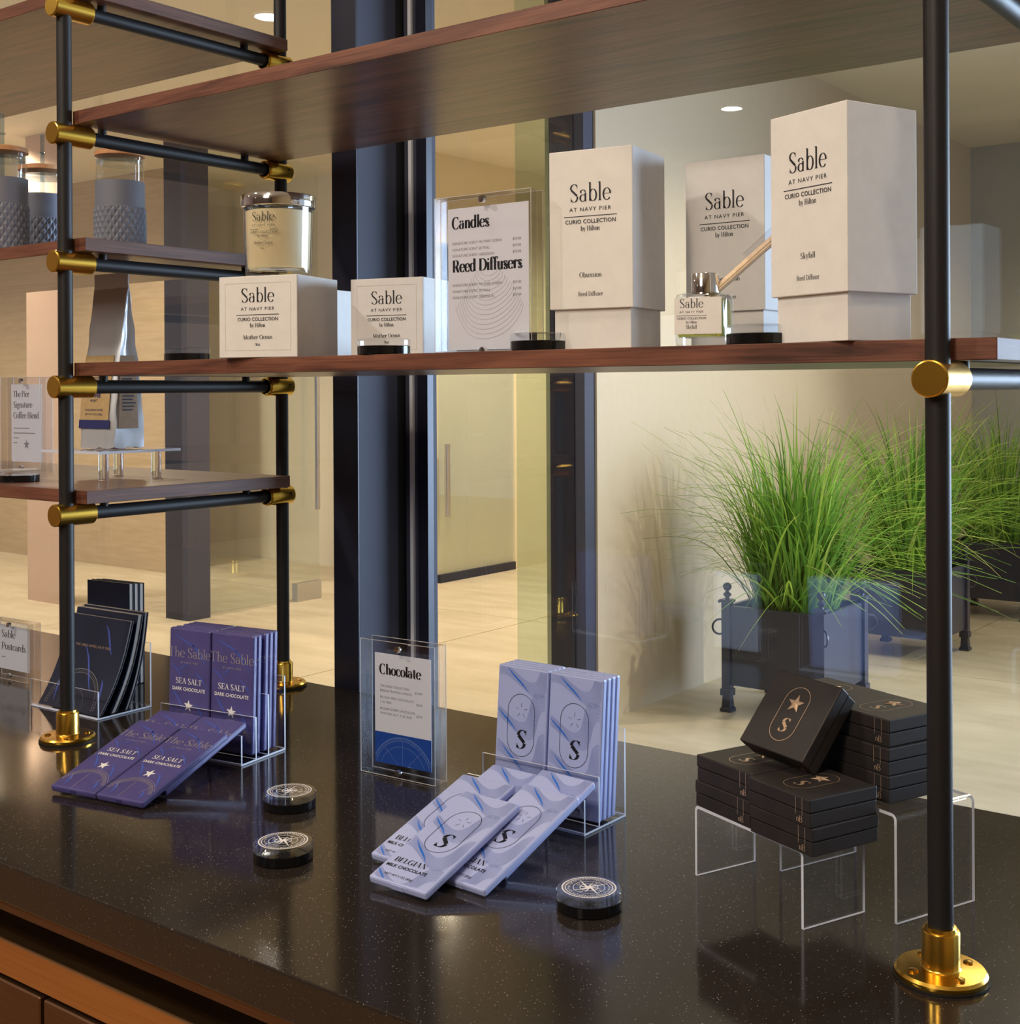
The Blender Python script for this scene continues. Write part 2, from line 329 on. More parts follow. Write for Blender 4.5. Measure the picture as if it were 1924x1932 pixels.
# high-contrast serif letters drawn as pen strokes: l line, a arc, h hairline, t thick line, d dot
G = {
 'a': (.47, ['a .20 .335 .145 .125 165 20', 'l .335 .34 .335 .06', 'a .385 .06 .05 .05 180 290', 'a .20 .135 .15 .135 50 330', 'd .09 .36 .035']),
 'b': (.50, ['l .11 .74 .11 .0', 'a .27 .23 .18 .235 155 -155', 'h .03 .11 .735']),
 'c': (.44, ['a .24 .23 .19 .235 50 320', 'd .36 .37 .036']),
 'd': (.52, ['l .40 .74 .40 0', 'a .23 .23 .18 .235 25 335', 'h .32 .40 .735', 'h .40 .48 .006']),
 'e': (.46, ['a .24 .23 .19 .235 5 322', 'h .06 .43 .25']),
 'f': (.32, ['l .14 .60 .14 0', 'a .26 .60 .12 .14 180 40', 'd .345 .665 .034', 'h .03 .29 .45', 'h .04 .26 .006']),
 'g': (.47, ['a .20 .30 .14 .155 0 360', 'a .20 .02 .10 .10 150 250', 'h .15 .34 .035', 'a .22 -.09 .17 .115 80 -260', 'h .32 .44 .44']),
 'h': (.54, ['l .12 .74 .12 0', 'a .27 .28 .145 .18 165 0', 'l .415 .28 .415 0', 'h .03 .12 .735', 'h .04 .21 .006', 'h .33 .50 .006']),
 'i': (.26, ['l .13 .46 .13 0', 'd .13 .63 .05', 'h .05 .13 .455', 'h .04 .22 .006']),
 'k': (.52, ['l .12 .74 .12 0', 'h .03 .12 .735', 'h .04 .21 .006', 'n .14 .18 .40 .45', 't .23 .27 .44 0', 'h .35 .50 .006', 'h .32 .48 .453']),
 'l': (.26, ['l .13 .74 .13 0', 'h .04 .13 .735', 'h .04 .22 .006']),
 'm': (.82, ['l .12 .46 .12 0', 'a .26 .28 .135 .18 165 0', 'l .395 .28 .395 0', 'a .535 .28 .135 .18 165 0', 'l .67 .28 .67 0', 'h .03 .12 .455', 'h .04 .2 .006', 'h .32 .47 .006', 'h .6 .76 .006']),
 'n': (.54, ['l .12 .46 .12 0', 'a .27 .28 .145 .18 165 0', 'l .415 .28 .415 0', 'h .03 .12 .455', 'h .04 .21 .006', 'h .33 .50 .006']),
 'o': (.49, ['a .245 .23 .19 .235 0 360']),
 'p': (.51, ['l .12 .46 .12 -.22', 'a .28 .23 .18 .235 155 -155', 'h .03 .12 .455', 'h .04 .21 -.215']),
 'r': (.38, ['l .12 .46 .12 0', 'a .26 .31 .12 .155 165 60', 'd .325 .415 .042', 'h .03 .12 .455', 'h .04 .22 .006']),
 's': (.38, ['a .19 .345 .125 .12 30 180', 't .075 .33 .30 .145', 'a .19 .125 .125 .13 0 -160', 'd .30 .385 .026', 'd .075 .085 .026']),
 't': (.34, ['l .15 .60 .15 .09', 'a .22 .09 .07 .09 180 310', 'h .04 .29 .45']),
 'u': (.54, ['l .12 .46 .12 .15', 'a .25 .15 .13 .155 180 330', 'l .40 .46 .40 0', 'h .03 .12 .455', 'h .32 .40 .455', 'h .40 .49 .006']),
 'y': (.50, ['t .09 .46 .26 .03', 'n .42 .46 .20 -.16', 'd .16 -.17 .04', 'h .02 .18 .455', 'h .34 .49 .455']),
 'v': (.50, ['t .09 .46 .26 0', 'n .42 .46 .26 0', 'h .02 .18 .455', 'h .34 .49 .455']),
 'z': (.44, ['h .06 .38 .45', 'h .05 .40 .006', 't .36 .45 .08 0', 'n .065 .45 .065 .34', 'n .395 0 .395 .12']),
 '9': (.46, ['a .23 .47 .16 .2 0 360', 'l .39 .47 .39 .30', 'a .22 .28 .17 .28 0 -120']),
 'A': (.66, ['n .30 .71 .08 0', 't .31 .71 .55 0', 'h .15 .46 .23', 'h .0 .17 .006', 'h .44 .66 .006']),
 'B': (.60, ['l .14 .70 .14 0', 'a .30 .53 .19 .17 90 -90', 'a .32 .18 .22 .18 90 -90', 'h .04 .32 .695', 'h .14 .32 .36', 'h .04 .33 .006']),
 'C': (.64, ['a .34 .35 .29 .36 48 312', 'n .535 .70 .535 .50', 'n .545 .22 .545 .08']),
 'D': (.70, ['l .15 .70 .15 0', 'a .30 .35 .34 .347 90 -90', 'h .04 .31 .695', 'h .04 .31 .006']),
 'E': (.58, ['l .14 .70 .14 0', 'h .04 .52 .695', 'h .04 .53 .006', 'h .14 .38 .36', 'n .515 .70 .515 .53', 'n .53 0 .53 .18', 'n .38 .28 .38 .44']),
 'G': (.70, ['a .34 .35 .29 .36 48 318', 'n .535 .70 .535 .50', 'l .56 .30 .56 .05', 'h .46 .66 .30']),
 'H': (.74, ['l .15 .70 .15 0', 'l .57 .70 .57 0', 'h .15 .57 .36', 'h .04 .26 .695', 'h .04 .26 .006', 'h .46 .68 .695', 'h .46 .68 .006']),
 'I': (.32, ['l .16 .70 .16 0', 'h .05 .27 .695', 'h .05 .27 .006']),
 'L': (.54, ['l .14 .70 .14 0', 'h .04 .26 .695', 'h .04 .50 .006', 'n .50 0 .50 .20']),
 'M': (.86, ['n .14 .70 .14 0', 't .15 .70 .42 0', 'n .42 0 .69 .70', 'l .70 .70 .70 0', 'h .04 .18 .695', 'h .06 .22 .006', 'h .68 .80 .695', 'h .60 .80 .006']),
 'N': (.72, ['n .14 .70 .14 0', 't .14 .70 .58 0', 'n .58 .70 .58 0', 'h .04 .2 .695', 'h .05 .23 .006', 'h .49 .67 .695']),
 'O': (.72, ['a .36 .35 .30 .36 0 360']),
 'P': (.58, ['l .14 .70 .14 0', 'a .30 .51 .21 .19 90 -90', 'h .04 .32 .695', 'h .14 .32 .325', 'h .04 .25 .006']),
 'R': (.66, ['l .14 .70 .14 0', 'a .30 .525 .20 .175 90 -90', 'h .04 .32 .695', 'h .14 .32 .352', 'h .04 .25 .006', 't .34 .35 .54 .0', 'h .5 .63 .006']),
 'S': (.54, ['a .265 .53 .18 .175 35 190', 't .10 .49 .43 .235', 'a .265 .175 .185 .18 10 -150', 'n .43 .70 .43 .54', 'n .095 .17 .095 0']),
 'T': (.62, ['l .31 .70 .31 0', 'h .04 .58 .695', 'n .045 .70 .045 .54', 'n .575 .70 .575 .54', 'h .2 .42 .006']),
}
def serif(text, size, wt=.10, thin=.018, track=.0, italic=0):
    out = P2(); x = 0
    for ch in text:
        if ch == ' ': x += .26; continue
        adv, ops = G[ch]; g = P2()
        th = lambda s, dx, dy: thin + (wt - thin) * abs(dy) ** 1.5
        for o in ops:
            k, *a = o.split(); a = [float(t) for t in a]
            if k == 'l': g.rib([(a[0], a[1]), (a[2], a[3])], wt)
            elif k == 't': g.rib([(a[0], a[1]), (a[2], a[3])], wt * 1.02)
            elif k == 'n': g.rib([(a[0], a[1]), (a[2], a[3])], thin * 1.3)
            elif k == 'h': g.rect(a[0], a[2] - thin / 2, a[1], a[2] + thin / 2)
            elif k == 'd': r = a[2] * (.6 + wt * 4); g.poly(arc(a[0], a[1], r, r, 0, 330, 10))
            elif k == 'a': g.rib(arc(*a), th)
        out.merge(g, x, 0); x += adv + track
    o2 = P2(); o2.merge(out, 0, 0, size, italic); return o2, x * size
_tc = {}
def sans(text, size, track=1.0, bold=0.0):
    key = (text, track, bold)
    if key not in _tc:
        cu = bpy.data.curves.new('t', 'FONT'); cu.body = text; cu.size = 1.0; cu.resolution_u = 2; cu.space_character = track; cu.offset = bold
        o = bpy.data.objects.new('t', cu); sc.collection.objects.link(o)
        bpy.context.view_layer.update()
        me = bpy.data.meshes.new_from_object(o.evaluated_get(bpy.context.evaluated_depsgraph_get()))
        p = P2(); p.v = [(v.co.x, v.co.y) for v in me.vertices]; p.f = [tuple(f.vertices) for f in me.polygons]
        bpy.data.objects.remove(o); bpy.data.curves.remove(cu); bpy.data.meshes.remove(me); _tc[key] = p
    o2 = P2(); o2.merge(_tc[key], 0, 0, size); return o2, (max(p[0] for p in o2.v) if o2.v else 0)
def put(dst, tp, x, y, align='c'):
    p, wdt = tp; dst.merge(p, x - (wdt / 2 if align == 'c' else wdt if align == 'r' else 0), y)
def star2(p, cx, cy, r, rot0=90, inner=.40):
    pts = [(cx + (r if i % 2 == 0 else r * inner) * math.cos(R(rot0 + 36 * i)), cy + (r if i % 2 == 0 else r * inner) * math.sin(R(rot0 + 36 * i))) for i in range(10)]
    for i in range(0, 10, 1): p.poly([(cx, cy), pts[i], pts[(i + 1) % 10]])
def capsule(p, cx, cy, hw, hh, wd):
    p.rib(arc(cx, cy + hh - hw, hw, hw, 0, 180, 14) + arc(cx, cy - hh + hw, hw, hw, 180, 360, 14), wd, True)
def fitw(tp, wd):
    """squeeze or stretch a line of letters sideways to a given width"""
    p, w0 = tp; k = wd / w0; o = P2(); o.v = [(x * k, y) for x, y in p.v]; o.f = list(p.f); return o, wd
def logo(p, cx, y, W, extra=(), cap=.40):
    """brand block: W = length of the rule, y = base line of the big word"""
    put(p, fitw(serif('Sable', W * cap, .088, .016, .012), W * .79), cx, y)
    put(p, fitw(sans('AT NAVY PIER', W * .096, 1.22), W * .79), cx, y - W * .168)
    p.rect(cx - W / 2, y - W * .262, cx + W / 2, y - W * .250)
    put(p, fitw(sans('CURIO COLLECTION', W * .098, 1.05, .012), W * .955), cx, y - W * .378)
    put(p, fitw(serif('by Hilton', W * .115, .12, .035), W * .36), cx, y - W * .505)
    for t, dy, k, wd in extra: put(p, fitw(serif(t, W * k, .11, .035, .01), W * wd), cx, y - W * dy)
fr = lambda yy: (lambda x, y: (x, yy, y))            # print on a front face (towards -y)
def cyl(r): return lambda x, y: (r * math.sin(x / r), -r * math.cos(x / r), y)

# ================================================================== THE SETTING
Y0, Y1 = -.321, .4535              # counter front and back edges
FL = -.90
GY = .605                          # glass plane
def sbox(name, x0, x1, y0, y1, z0, z1, m, parent=None):
    o = ob(name, MB().box(x0, x1, y0, y1, z0, z1).mesh(name, m), parent)
    if parent is None: struct(o)
    return o
# lobby floor: slabs with fine joints
flo = sbox('floor', -12, 6, .50, 12, FL - .06, FL - .008, 'soil')
flo.data.materials[0] = mat('floor_joint', (.30, .25, .18), .8)
for i in range(8):
    for j in range(5):
        x0 = -12 + i * 2.25; y0 = .62 + j * 2.28
        ob('slab', MB().box(x0 + .003, x0 + 2.247, y0 + .003, y0 + 2.277, FL - .01, FL).mesh('slab', 'stone'), flo)
sbox('wall_right', -1.62, -1.361, 3.42, 8.28, FL, 2.2, 'beige_wall')
sbox('wall_back', -1.62, 6, 8.28, 8.45, FL, 2.2, 'shaded_back_wall')
sbox('wall_lobby', -4.62, -4.44, 5.85, 12, FL, 2.2, 'cream_wall')
sbox('wall_far', -12, -4.62, 6.21, 6.4, FL, 2.2, 'white_wall')
sbox('wall_left', -12.1, -11.9, .6, 6.4, FL, 2.2, 'brown_wall')
sbox('wall_end', -4.6, -1.5, 11.8, 12, FL, 2.2, 'cream_wall')
sbox('ceiling', -12, 6, .66, 12, 2.2, 2.3, 'ceil')
# blush column at the far left of the lobby and the brown panelling beside it
a = ony(52, 1000, 3.86); b = ony(114, 1000, 3.86)
sbox('wall_column', a.x, b.x, 3.86, 3.95, FL, 2.2, 'pink_wall')
sbox('wall_panelled', -11.9, ony(313, 1000, 5.2).x, 5.2, 5.3, FL, 2.2, 'tan_wall')
# dark posts with glass beyond the window
x40, x85 = ony(1040, 1200, 3.34).x, ony(1085, 1200, 3.34).x
sbox('trim_1', x40, x85, 3.34, 3.40, FL, 2.2, 'frame')
sbox('trim_2', x85, x85 + .05, 3.345, 3.42, FL, 2.2, 'frame_blue_lit')  # blue-lit side of the post as its own lighter strip
g = sbox('window_1', ony(975, 1200, 3.36).x, x40, 3.365, 3.375, FL, 2.2, 'green_glass')
xa = -4.667
p2 = onx(397, 1150, xa)
sbox('trim_3', xa - .05, xa, p2.y - .17, p2.y, FL, 2.2, 'frame_blue_lit')
sbox('trim_4', ony(318, 1150, p2.y - .15).x, xa - .05, p2.y - .17, p2.y - .14, FL, 2.2, 'frame')
dg = sbox('window_2', xa - .012, xa, p2.y, 5.05, FL + .02, 2.0, 'glass')
ob('bottom_clamp', MB().box(xa - .03, xa + .02, 4.83, 5.05, FL, FL + .12).mesh('bottom_clamp', 'steel'), dg)
hb = ob('pull_bar', MB().tube((xa + .06, 4.98, -.30), (xa + .06, 4.98, .9), .016).mesh('pull_bar', 'steel'), dg)
# second glass door with a long steel pull, seen between the window mullion and the green glass
dr = sbox('door_1', -4.43, -4.418, 6.0, 6.9, FL + .02, 1.55, 'glass')
hx = onx(840, 950, -4.38)
ob('door_handle', MB().tube((-4.36, hx.y, -.42), (-4.36, hx.y, .1), .02).mesh('door_handle', 'steel'), dr)
ob('kick_plate', MB().box(-4.437, -4.41, 6.0, 6.9, FL, FL + .06).mesh('kick_plate', 'frame'), dr)

# --- shop window: mullion, frame profiles and the two panes
mx0, mx1 = .0681, .1239
mul = struct(ob('window_3', MB().box(mx0, mx1, .462, .555, FL, 2.45).mesh('mullion', 'frame_blue_lit')))  # bluish light on the side face is in the colour
ob('front_cap', MB().box(mx0 - .0005, mx1 - .0002, .459, .4625, FL, 2.45).mesh('front_cap', 'frame'), mul)
ob('gasket', MB().box(mx0 + .004, .1232, .555, .578, FL, 2.45).mesh('gasket', 'gasket'), mul)
fx = [ony(u_, 800, .577).x for u_ in (764, 774, 780, 787, 806)] + [ony(820, 800, .60).x]
for nm, k, y_, m_ in (('side_profile', 0, .577, 'frame_blue_lit'), ('bright_strip', 1, .575, 'alu'), ('thin_profile', 2, .580, 'frame_blue_lit'), ('inner_profile', 3, .578, 'frame'), ('outer_profile', 4, .593, 'frame_blue_lit')):
    ob(nm, MB().box(fx[k], fx[k + 1] - .0001, y_, .6015, FL, 2.45).mesh(nm, m_), mul)
ob('pane', MB().box(fx[5] - .012, 3.2, GY - .003, GY + .003, FL, 2.45).mesh('pane', 'glass'), mul)
ob('pane', MB().box(-5.0, mx0 + .01, GY - .003, GY + .003, FL, 2.45).mesh('pane', 'glass'), mul)
ob('head_rail', MB().box(-5.0, 3.2, .56, .66, 2.45, 2.6).mesh('head_rail', 'frame'), mul)
ob('sill_rail', MB().box(-5.0, 3.2, .585, .66, FL, -.80).mesh('sill_rail', 'frame'), mul)

# --- the shop itself (around and behind the camera)
sbox('floor_shop', -5, 4.2, -7.2, .50, FL - .05, FL, 'shop_floor')
cs = sbox('ceiling_shop', -5, 4.2, -7.2, .56, 2.45, 2.55, 'white_wall')
sbox('wall_shop', -5, 4.2, -7.35, -7.2, FL, 2.45, 'brown_wall')
sbox('wall_shop_left', -5.15, -5, -7.2, .56, FL, 2.45, 'pink_wall')
sbox('wall_shop_right', 4.2, 4.35, -7.2, .56, FL, 2.45, 'cream_wall')
# recessed ceiling lamps of the shop (two of them show as reflections in the glass)
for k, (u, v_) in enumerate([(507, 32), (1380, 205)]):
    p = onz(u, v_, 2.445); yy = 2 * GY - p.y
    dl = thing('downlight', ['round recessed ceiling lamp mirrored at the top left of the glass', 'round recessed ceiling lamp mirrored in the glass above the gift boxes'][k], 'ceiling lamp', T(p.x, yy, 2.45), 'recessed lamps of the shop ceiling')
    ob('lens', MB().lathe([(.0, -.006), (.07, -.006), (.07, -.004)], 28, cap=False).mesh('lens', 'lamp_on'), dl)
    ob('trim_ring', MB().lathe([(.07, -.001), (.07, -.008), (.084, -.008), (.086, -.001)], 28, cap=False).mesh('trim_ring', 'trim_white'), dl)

# ================================================================== COUNTER
ct = thing('countertop', 'polished black quartz countertop with fine bright flecks carrying the display', 'countertop', T(0, 0, 0))
ob('slab', rbox('slab', -3.2, 2.6, Y0, Y1, -.0405, 0, 'quartz', .002, 2), ct)
ob('front_apron', rbox('front_apron', -3.2, 2.6, Y0 + .004, Y0 + .03, -.052, -.041, 'bronze_dark', .001, 1), ct)
cb = thing('cabinet', 'bronze fronted base cabinet with drawers under the black countertop', 'cabinet', T(0, 0, FL))
ob('carcass', MB().box(-3.2, 2.6, -.255, .44, 0.0, .848).mesh('carcass', 'void'), cb)
ob('top_rail', rbox('top_rail', -3.2, 2.6, -.305, -.262, .9 - .1285, .9 - .0905, 'bronze', .002, 2), cb)
xg = .4036
for k in range(8):
    x1 = xg + .30 * (k - 5); 
    x1 = xg - .003 + .56 * (k - 5); 
    d = ob('drawer_front', rbox('drawer_front', x1 - .553, x1, -.303, -.262, .9 - .34, .9 - .136, 'bronze_dark', .0015, 1), cb)
    d2 = ob('drawer_front', rbox('drawer_front', x1 - .553, x1, -.303, -.262, .06, .9 - .348, 'bronze_dark', .0015, 1), cb)

# ================================================================== SHELVING UNIT
D = .4078; L = 1.2313
ZL = [.3169, .4969, .6726, .8523, 1.0308]
RP = .0103
su = thing('shelving_unit', 'black tube shelving unit with brass fittings and walnut shelves standing on the counter', 'shelf', T(0, 0, 0))
def post_mesh(top):
    return MB().tube((0, 0, .003), (0, 0, top), RP, n=28).mesh('post', 'post')
def flange_mesh():
    return MB().lathe([(.0, .0), (.0365, .0), (.0375, .0015), (.0375, .0045), (.0355, .0068), (.0165, .0078), (.0158, .0085), (.0155, .010), (.0155, .037), (.0148, .0385), (.0130, .0388), (.0125, .0415), (RP + .0002, .0418)], 40, cap=False).mesh('flange', 'brass')
pm = post_mesh(1.75); fm = flange_mesh()
ring = MB().lathe([(.0, 0), (.0388, 0), (.0388, .0016), (.0, .0016)], 40, cap=False).mesh('base_gasket', 'gasket')
scr = MB().lathe([(.0042, .0), (.0042, .0012), (.003, .0018), (0, .0019)], 12, cap=False).mesh('screw', 'brass_dark')
def post(x, y):
    p = ob('post', pm, su, T(x, y, 0))
    f = ob('flange', fm, p, T(0, 0, .0012)); ob('base_gasket', ring, p, T(0, 0, .0002))
    for k in range(4):
        a = R(45 + 90 * k + 8); ob('screw', scr, p, T(.0262 * math.cos(a), .0262 * math.sin(a), .0084))
    return p
for x in (0, L):
    for y in (0, D): post(x, y)
post(-1.05, 0); post(-1.05, D)
# tee fitting along +y from the post; local origin on the post axis
def tee_mesh():
    m = MB()
    m.lathe([(0, -.0205), (.0142, -.0205), (.0142, -.0205), (.0153, -.0200), (.0158, -.0188), (.0158, -.0188), (.0158, -.006), (.0158, .040), (.0158, .040), (.0150, .0412), (RP + .001, .0412)], 32, M4=Matrix.Rotation(R(-90), 4, 'X'), cap=False)
    return m.mesh('tee_fitting', 'brass')
def tee_end_mesh():
    m = MB()
    m.lathe([(RP + .001, -.034), (.0152, -.034), (.0158, -.0325), (.0158, .0145), (.0158, .0145), (.0145, .0165), (.0145, .0165), (0, .0165)], 32, M4=Matrix.Rotation(R(-90), 4, 'X'), cap=False)
    m.lathe([(.0128, -.0375), (.0142, -.0375), (.0142, -.034)], 24, M4=Matrix.Rotation(R(-90), 4, 'X'), cap=False)
    return m.mesh('tee_fitting', 'brass')
collar = MB().lathe([(RP, -.0175), (.0132, -.017), (.0132, .017), (RP, .0175)], 28, cap=False).mesh('post_collar', 'brass')
tm, tem = tee_mesh(), tee_end_mesh()
bar_m = MB().tube((0, .03, 0), (0, D - .028, 0), .0098, n=24).mesh('crossbar', 'post')
peg_m = MB().tube((0, 0, 0), (0, 0, .0156), .0062, n=16).mesh('support_peg', 'post')
set_m = MB().lathe([(.0022, 0), (.0022, .0006), (0, .0006)], 10, cap=False).mesh('set_screw', 'gasket')
def crossbar(x, z):
    b = ob('crossbar', bar_m, su, T(x, 0, z))
    ob('tee_fitting', tm, b); ob('tee_fitting', tem, b, T(0, D, 0))
    for yy in (.062, .330): ob('support_peg', peg_m, b, T(0, yy, .0005))
    ob('set_screw', set_m, b, T(.0155, D + .004, .003, 0, 0, 90))
for z in ZL: crossbar(0, z)
for z in (ZL[1], ZL[3]): crossbar(L, z)
for z in (ZL[0], ZL[2], ZL[4]): crossbar(-1.05, z)
TH = .0186
shw = rbox('shelf', 0, L + .042, .0115, D - .0115, 0, TH, 'wood', .0006, 1)
shl = rbox('shelf', -1.08, .031, .0115, D - .0115, 0, TH, 'wood', .0006, 1)
SH = {}
for me in (shw, shl):
    me.materials.append(M['wood_end']); me.materials.append(M['wood_front'])
    for f_ in me.polygons:
        if abs(f_.normal.x) > .8: f_.material_index = 1
        if f_.normal.y < -.8: f_.material_index = 2
for i, me in ((0, shl), (1, shw), (2, shl), (3, shw), (4, shl)):
    ob('shelf', me, su, T(.003 if me is shw else 0, 0, ZL[i] + .0152)); SH[i] = ZL[i] + .0152 + TH
S5, S4, S3 = SH[0] + .0002, SH[1] + .0002, SH[2] + .0002      # tops of the lower, gift and tumbler shelves

# ================================================================== GIFT BOXES ON THE MIDDLE SHELF
CE = [('Mother Ocean', .745, .115, .69), ('9oz', .88, .085, .12)]
def slit_box(name, label, x, y, yaw, w, d, h, extra, logo_s, logo_y):
    t = thing(name, label, 'gift box', T(x, y, S4, yaw), 'white candle cartons')
    ob('body', rbox('body', -w / 2, w / 2, -d / 2 + .0025, d / 2, 0, h, 'white_box', .0008, 2), t)
    ob('front_flap', rbox('front_flap', -w / 2, w / 2, -d / 2, -d / 2 + .0022, .0003, h, 'white_box', .0006, 1), t)
    fp = P2(); a_, b_ = w / 2 - .009, .009
    for r in ((-a_, b_, a_, b_ + .0004), (-a_, h - b_, a_, h - b_ + .0004), (-a_, b_, -a_ + .0004, h - b_), (a_ - .0004, b_, a_, h - b_)): fp.rect(*r)
    em = fp.mesh('embossed_border', 'white_box', fr(-d / 2 - .0003)); em.materials[0] = mat('border_line', (.66, .63, .60), .6); ob('embossed_border', em, t)
    p = P2(); logo(p, 0, logo_y, logo_s, extra)
    ob('lettering', p.mesh('lettering', 'ink', fr(-d / 2 - .0004)), t)
    return t
slit_box('candle_box', 'white candle carton on the wooden shelf with a glass candle standing on top', .3732, .0590, 15.1, .1128, .0985, .1010, CE, .0614, .0687)
slit_box('candle_box', 'white candle carton alone between the topped carton and the tall acrylic price sign', .4910, .1650, 14, .1020, .0960, .0985, CE, .0560, .0665)
t = slit_box('candle_box', 'white candle carton almost hidden behind the carton that carries the candle', .2590, .2150, 8, .100, .095, .1000, CE, .0560, .0665)
def reed_box(label, x, y, yaw, scent):
    w, d, z0, z1 = .0955, .0875, .0425, .2085
    t = thing('reed_diffuser_box', label, 'gift box', T(x, y, S4, yaw), 'tall white reed diffuser cartons')
    ob('base', rbox('base', -w / 2 + .004, w / 2 - .004, -d / 2 + .004, d / 2 - .004, 0, .060, 'white_box', .0008, 2), t)
    ob('lid', rbox('lid', -w / 2, w / 2, -d / 2, d / 2, z0, z1, 'white_box', .0009, 2), t)
    p = P2(); logo(p, 0, .1545, .0606, (), .43); ob('brand_lettering', p.mesh('brand_lettering', 'ink', fr(-d / 2 - .0004)), t)
    p = P2(); put(p, fitw(serif(scent, .0072, .10, .03, .01), {'Obsession': .0255, 'Skyfall': .0185, 'Mother Ocean': .037}[scent]), 0, .0755); ob('scent_name', p.mesh('scent_name', 'ink', fr(-d / 2 - .0004)), t)
    p = P2(); put(p, fitw(serif('Reed Diffuser', .0062, .10, .03, .01), .0285), 0, .0560); ob('kind_name', p.mesh('kind_name', 'ink', fr(-d / 2 - .0004)), t)
    return t
reed_box('tall white diffuser carton lettered Obsession, right beside the acrylic price sign', .8468, .0930, 8.4, 'Obsession')
reed_box('tall white diffuser carton lettered Skyfall, biggest box beside the black right post', 1.1259, .0560, -21.4, 'Skyfall')
reed_box('tall diffuser carton lettered Mother Ocean, shaded behind the reed bottle', .9348, .2330, 0, 'Mother Ocean')

# candle on its carton
cx_, cy_ = .3735, .058
cz = S4 + .1010 + .0004
cn = thing('candle', 'cream wax candle in a glass jar with chrome rim on white carton', 'candle', T(cx_, cy_, cz))
ob('jar', MB().lathe([(.0, .0005), (.0375, .0005), (.0405, .002), (.0415, .006), (.0440, .090), (.0440, .092), (.0425, .092), (.0398, .012), (0, .0105)], 48, cap=False).mesh('jar', 'jar_glass'), cn)
ob('wax', MB().lathe([(0, .0115), (.037, .0115), (.0388, .014), (.0412, .083), (.038, .0845), (0, .0845)], 48, cap=False).mesh('wax', 'wax'), cn)
ob('chrome_rim', MB().lathe([(.0442, .088), (.0462, .089), (.0467, .0915), (.0467, .102), (.0458, .1035), (.0, .1045)], 48, cap=False).mesh('chrome_rim', 'chrome'), cn)
p = P2(); logo(p, 0, .0680, .0400, [('Mother Ocean', .72, .14, .66), ('9oz', .88, .085, .12)])
lm = p.mesh('lettering', 'ink', cyl(.0440)); lo = ob('lettering', lm, cn, Matrix.Rotation(R(21), 4, 'Z'))

# reed diffuser bottle
bt = thing('reed_diffuser', 'small square glass bottle of yellow oil with chrome collar and wrapped reeds', 'reed diffuser', T(.9830, .0560, S4, 14))
ob('bottle', MB().lathe([(0, .0003), (.0235, .0003), (.0252, .002), (.0255, .005), (.0255, .046), (.0240, .0505), (.014, .0525), (.0128, .054)], 48, sq=5, cap=False).mesh('bottle', 'jar_glass'), bt)
ob('oil', MB().lathe([(0, .009), (.0225, .009), (.0235, .011), (.0235, .044), (.022, .046), (0, .046)], 48, sq=5, cap=False).mesh('oil', 'oil'), bt)
ob('collar', MB().lathe([(.0130, .0525), (.0142, .0525), (.0142, .0708), (.0138, .0714), (.006, .0714), (.006, .06)], 32, cap=False).mesh('collar', 'chrome'), bt)
lb = ob('label', MB().box(-.0232, .0232, -.0263, -.0258, .0115, .0468).mesh('label', 'paper'), bt)
lb.data.materials[0] = M['white_box']
p = P2(); logo(p, -.0062, .0370, .0300, [('Skyfall', .68, .17, .36)])
ob('lettering', p.mesh('lettering', 'ink', fr(-.0265)), lb)
rd = Vector((.62, .42, .66)).normalized()
Rinv = Matrix.Rotation(R(-14), 3, 'Z')
for k in range(8):
    a = 2 * PI * k / 8; off = Vector((.0038 * math.cos(a), .0038 * math.sin(a), 0)) if k else Vector()
    p0 = Vector((0, 0, .045)) + off; d_ = Rinv @ (rd + Vector((off.x * 1.5, off.y * 1.5, 0))).normalized()
    ob('reed', MB().tube(p0, p0 + d_ * .135, .0018, n=8).mesh('reed', 'reed'), bt)
d_ = Rinv @ rd
ob('clear_wrap', MB().tube(Vector((0, 0, .05)) + d_ * .055, Vector((0, 0, .05)) + d_ * .15, .0060, .0085, n=14, cap=False).mesh('clear_wrap', 'plastic_wrap'), bt)

# ================================================================== COMPASS PAPERWEIGHTS
def compass_print():
    p = P2()
    for r, wd in ((.0254, .0013), (.0222, .0007), (.0150, .0005), (.0085, .0008)): p.rib(arc(0, 0, r, r, 0, 350, 36), wd, True)
    for k in range(60):
        a = R(6 * k); r1 = .0246; r0 = .0228 if k % 5 else .0216
        p.rib([(r0 * math.cos(a), r0 * math.sin(a)), (r1 * math.cos(a), r1 * math.sin(a))], .0005)
    for k in range(8):
        a = R(45 * k); rr = .0205 if k % 2 == 0 else .013; wd = .0026 if k % 2 == 0 else .0018
        c, s = math.cos(a), math.sin(a)
        p.poly([(0, 0), (wd * (c - s), wd * (s + c)), (rr * c, rr * s)]); 
    for k, chs in enumerate(['N', 'E', 'S', 'I']):
        if chs == 'I': chs = 'W'
        t_, wd = sans(chs, .0042); a = R(90 - 90 * k); p.merge(t_, .0125 * math.cos(a + .5) - wd / 2, .0125 * math.sin(a + .5) - .0014)
    rr = random.Random(3)
    for k in range(46):
        a = R(k * 360 / 46); r_ = .0195 + rr.uniform(-.0008, .0008); 
        t_, wd = sans(rr.choice('ILTHEFAN'), .0034); p.merge(t_, r_ * math.cos(a) - wd / 2, r_ * math.sin(a) - .001, 1, 0, 0)
    return p.mesh('compass_print', 'white_ink', lambda x, y: (x, y, 0))
cpm = compass_print()
dk_base = MB().lathe([(0, 0), (.0300, 0), (.0308, .0008), (.0308, .0098), (.030, .0102), (0, .0102)], 48, cap=False).mesh('black_base', 'black_gloss')
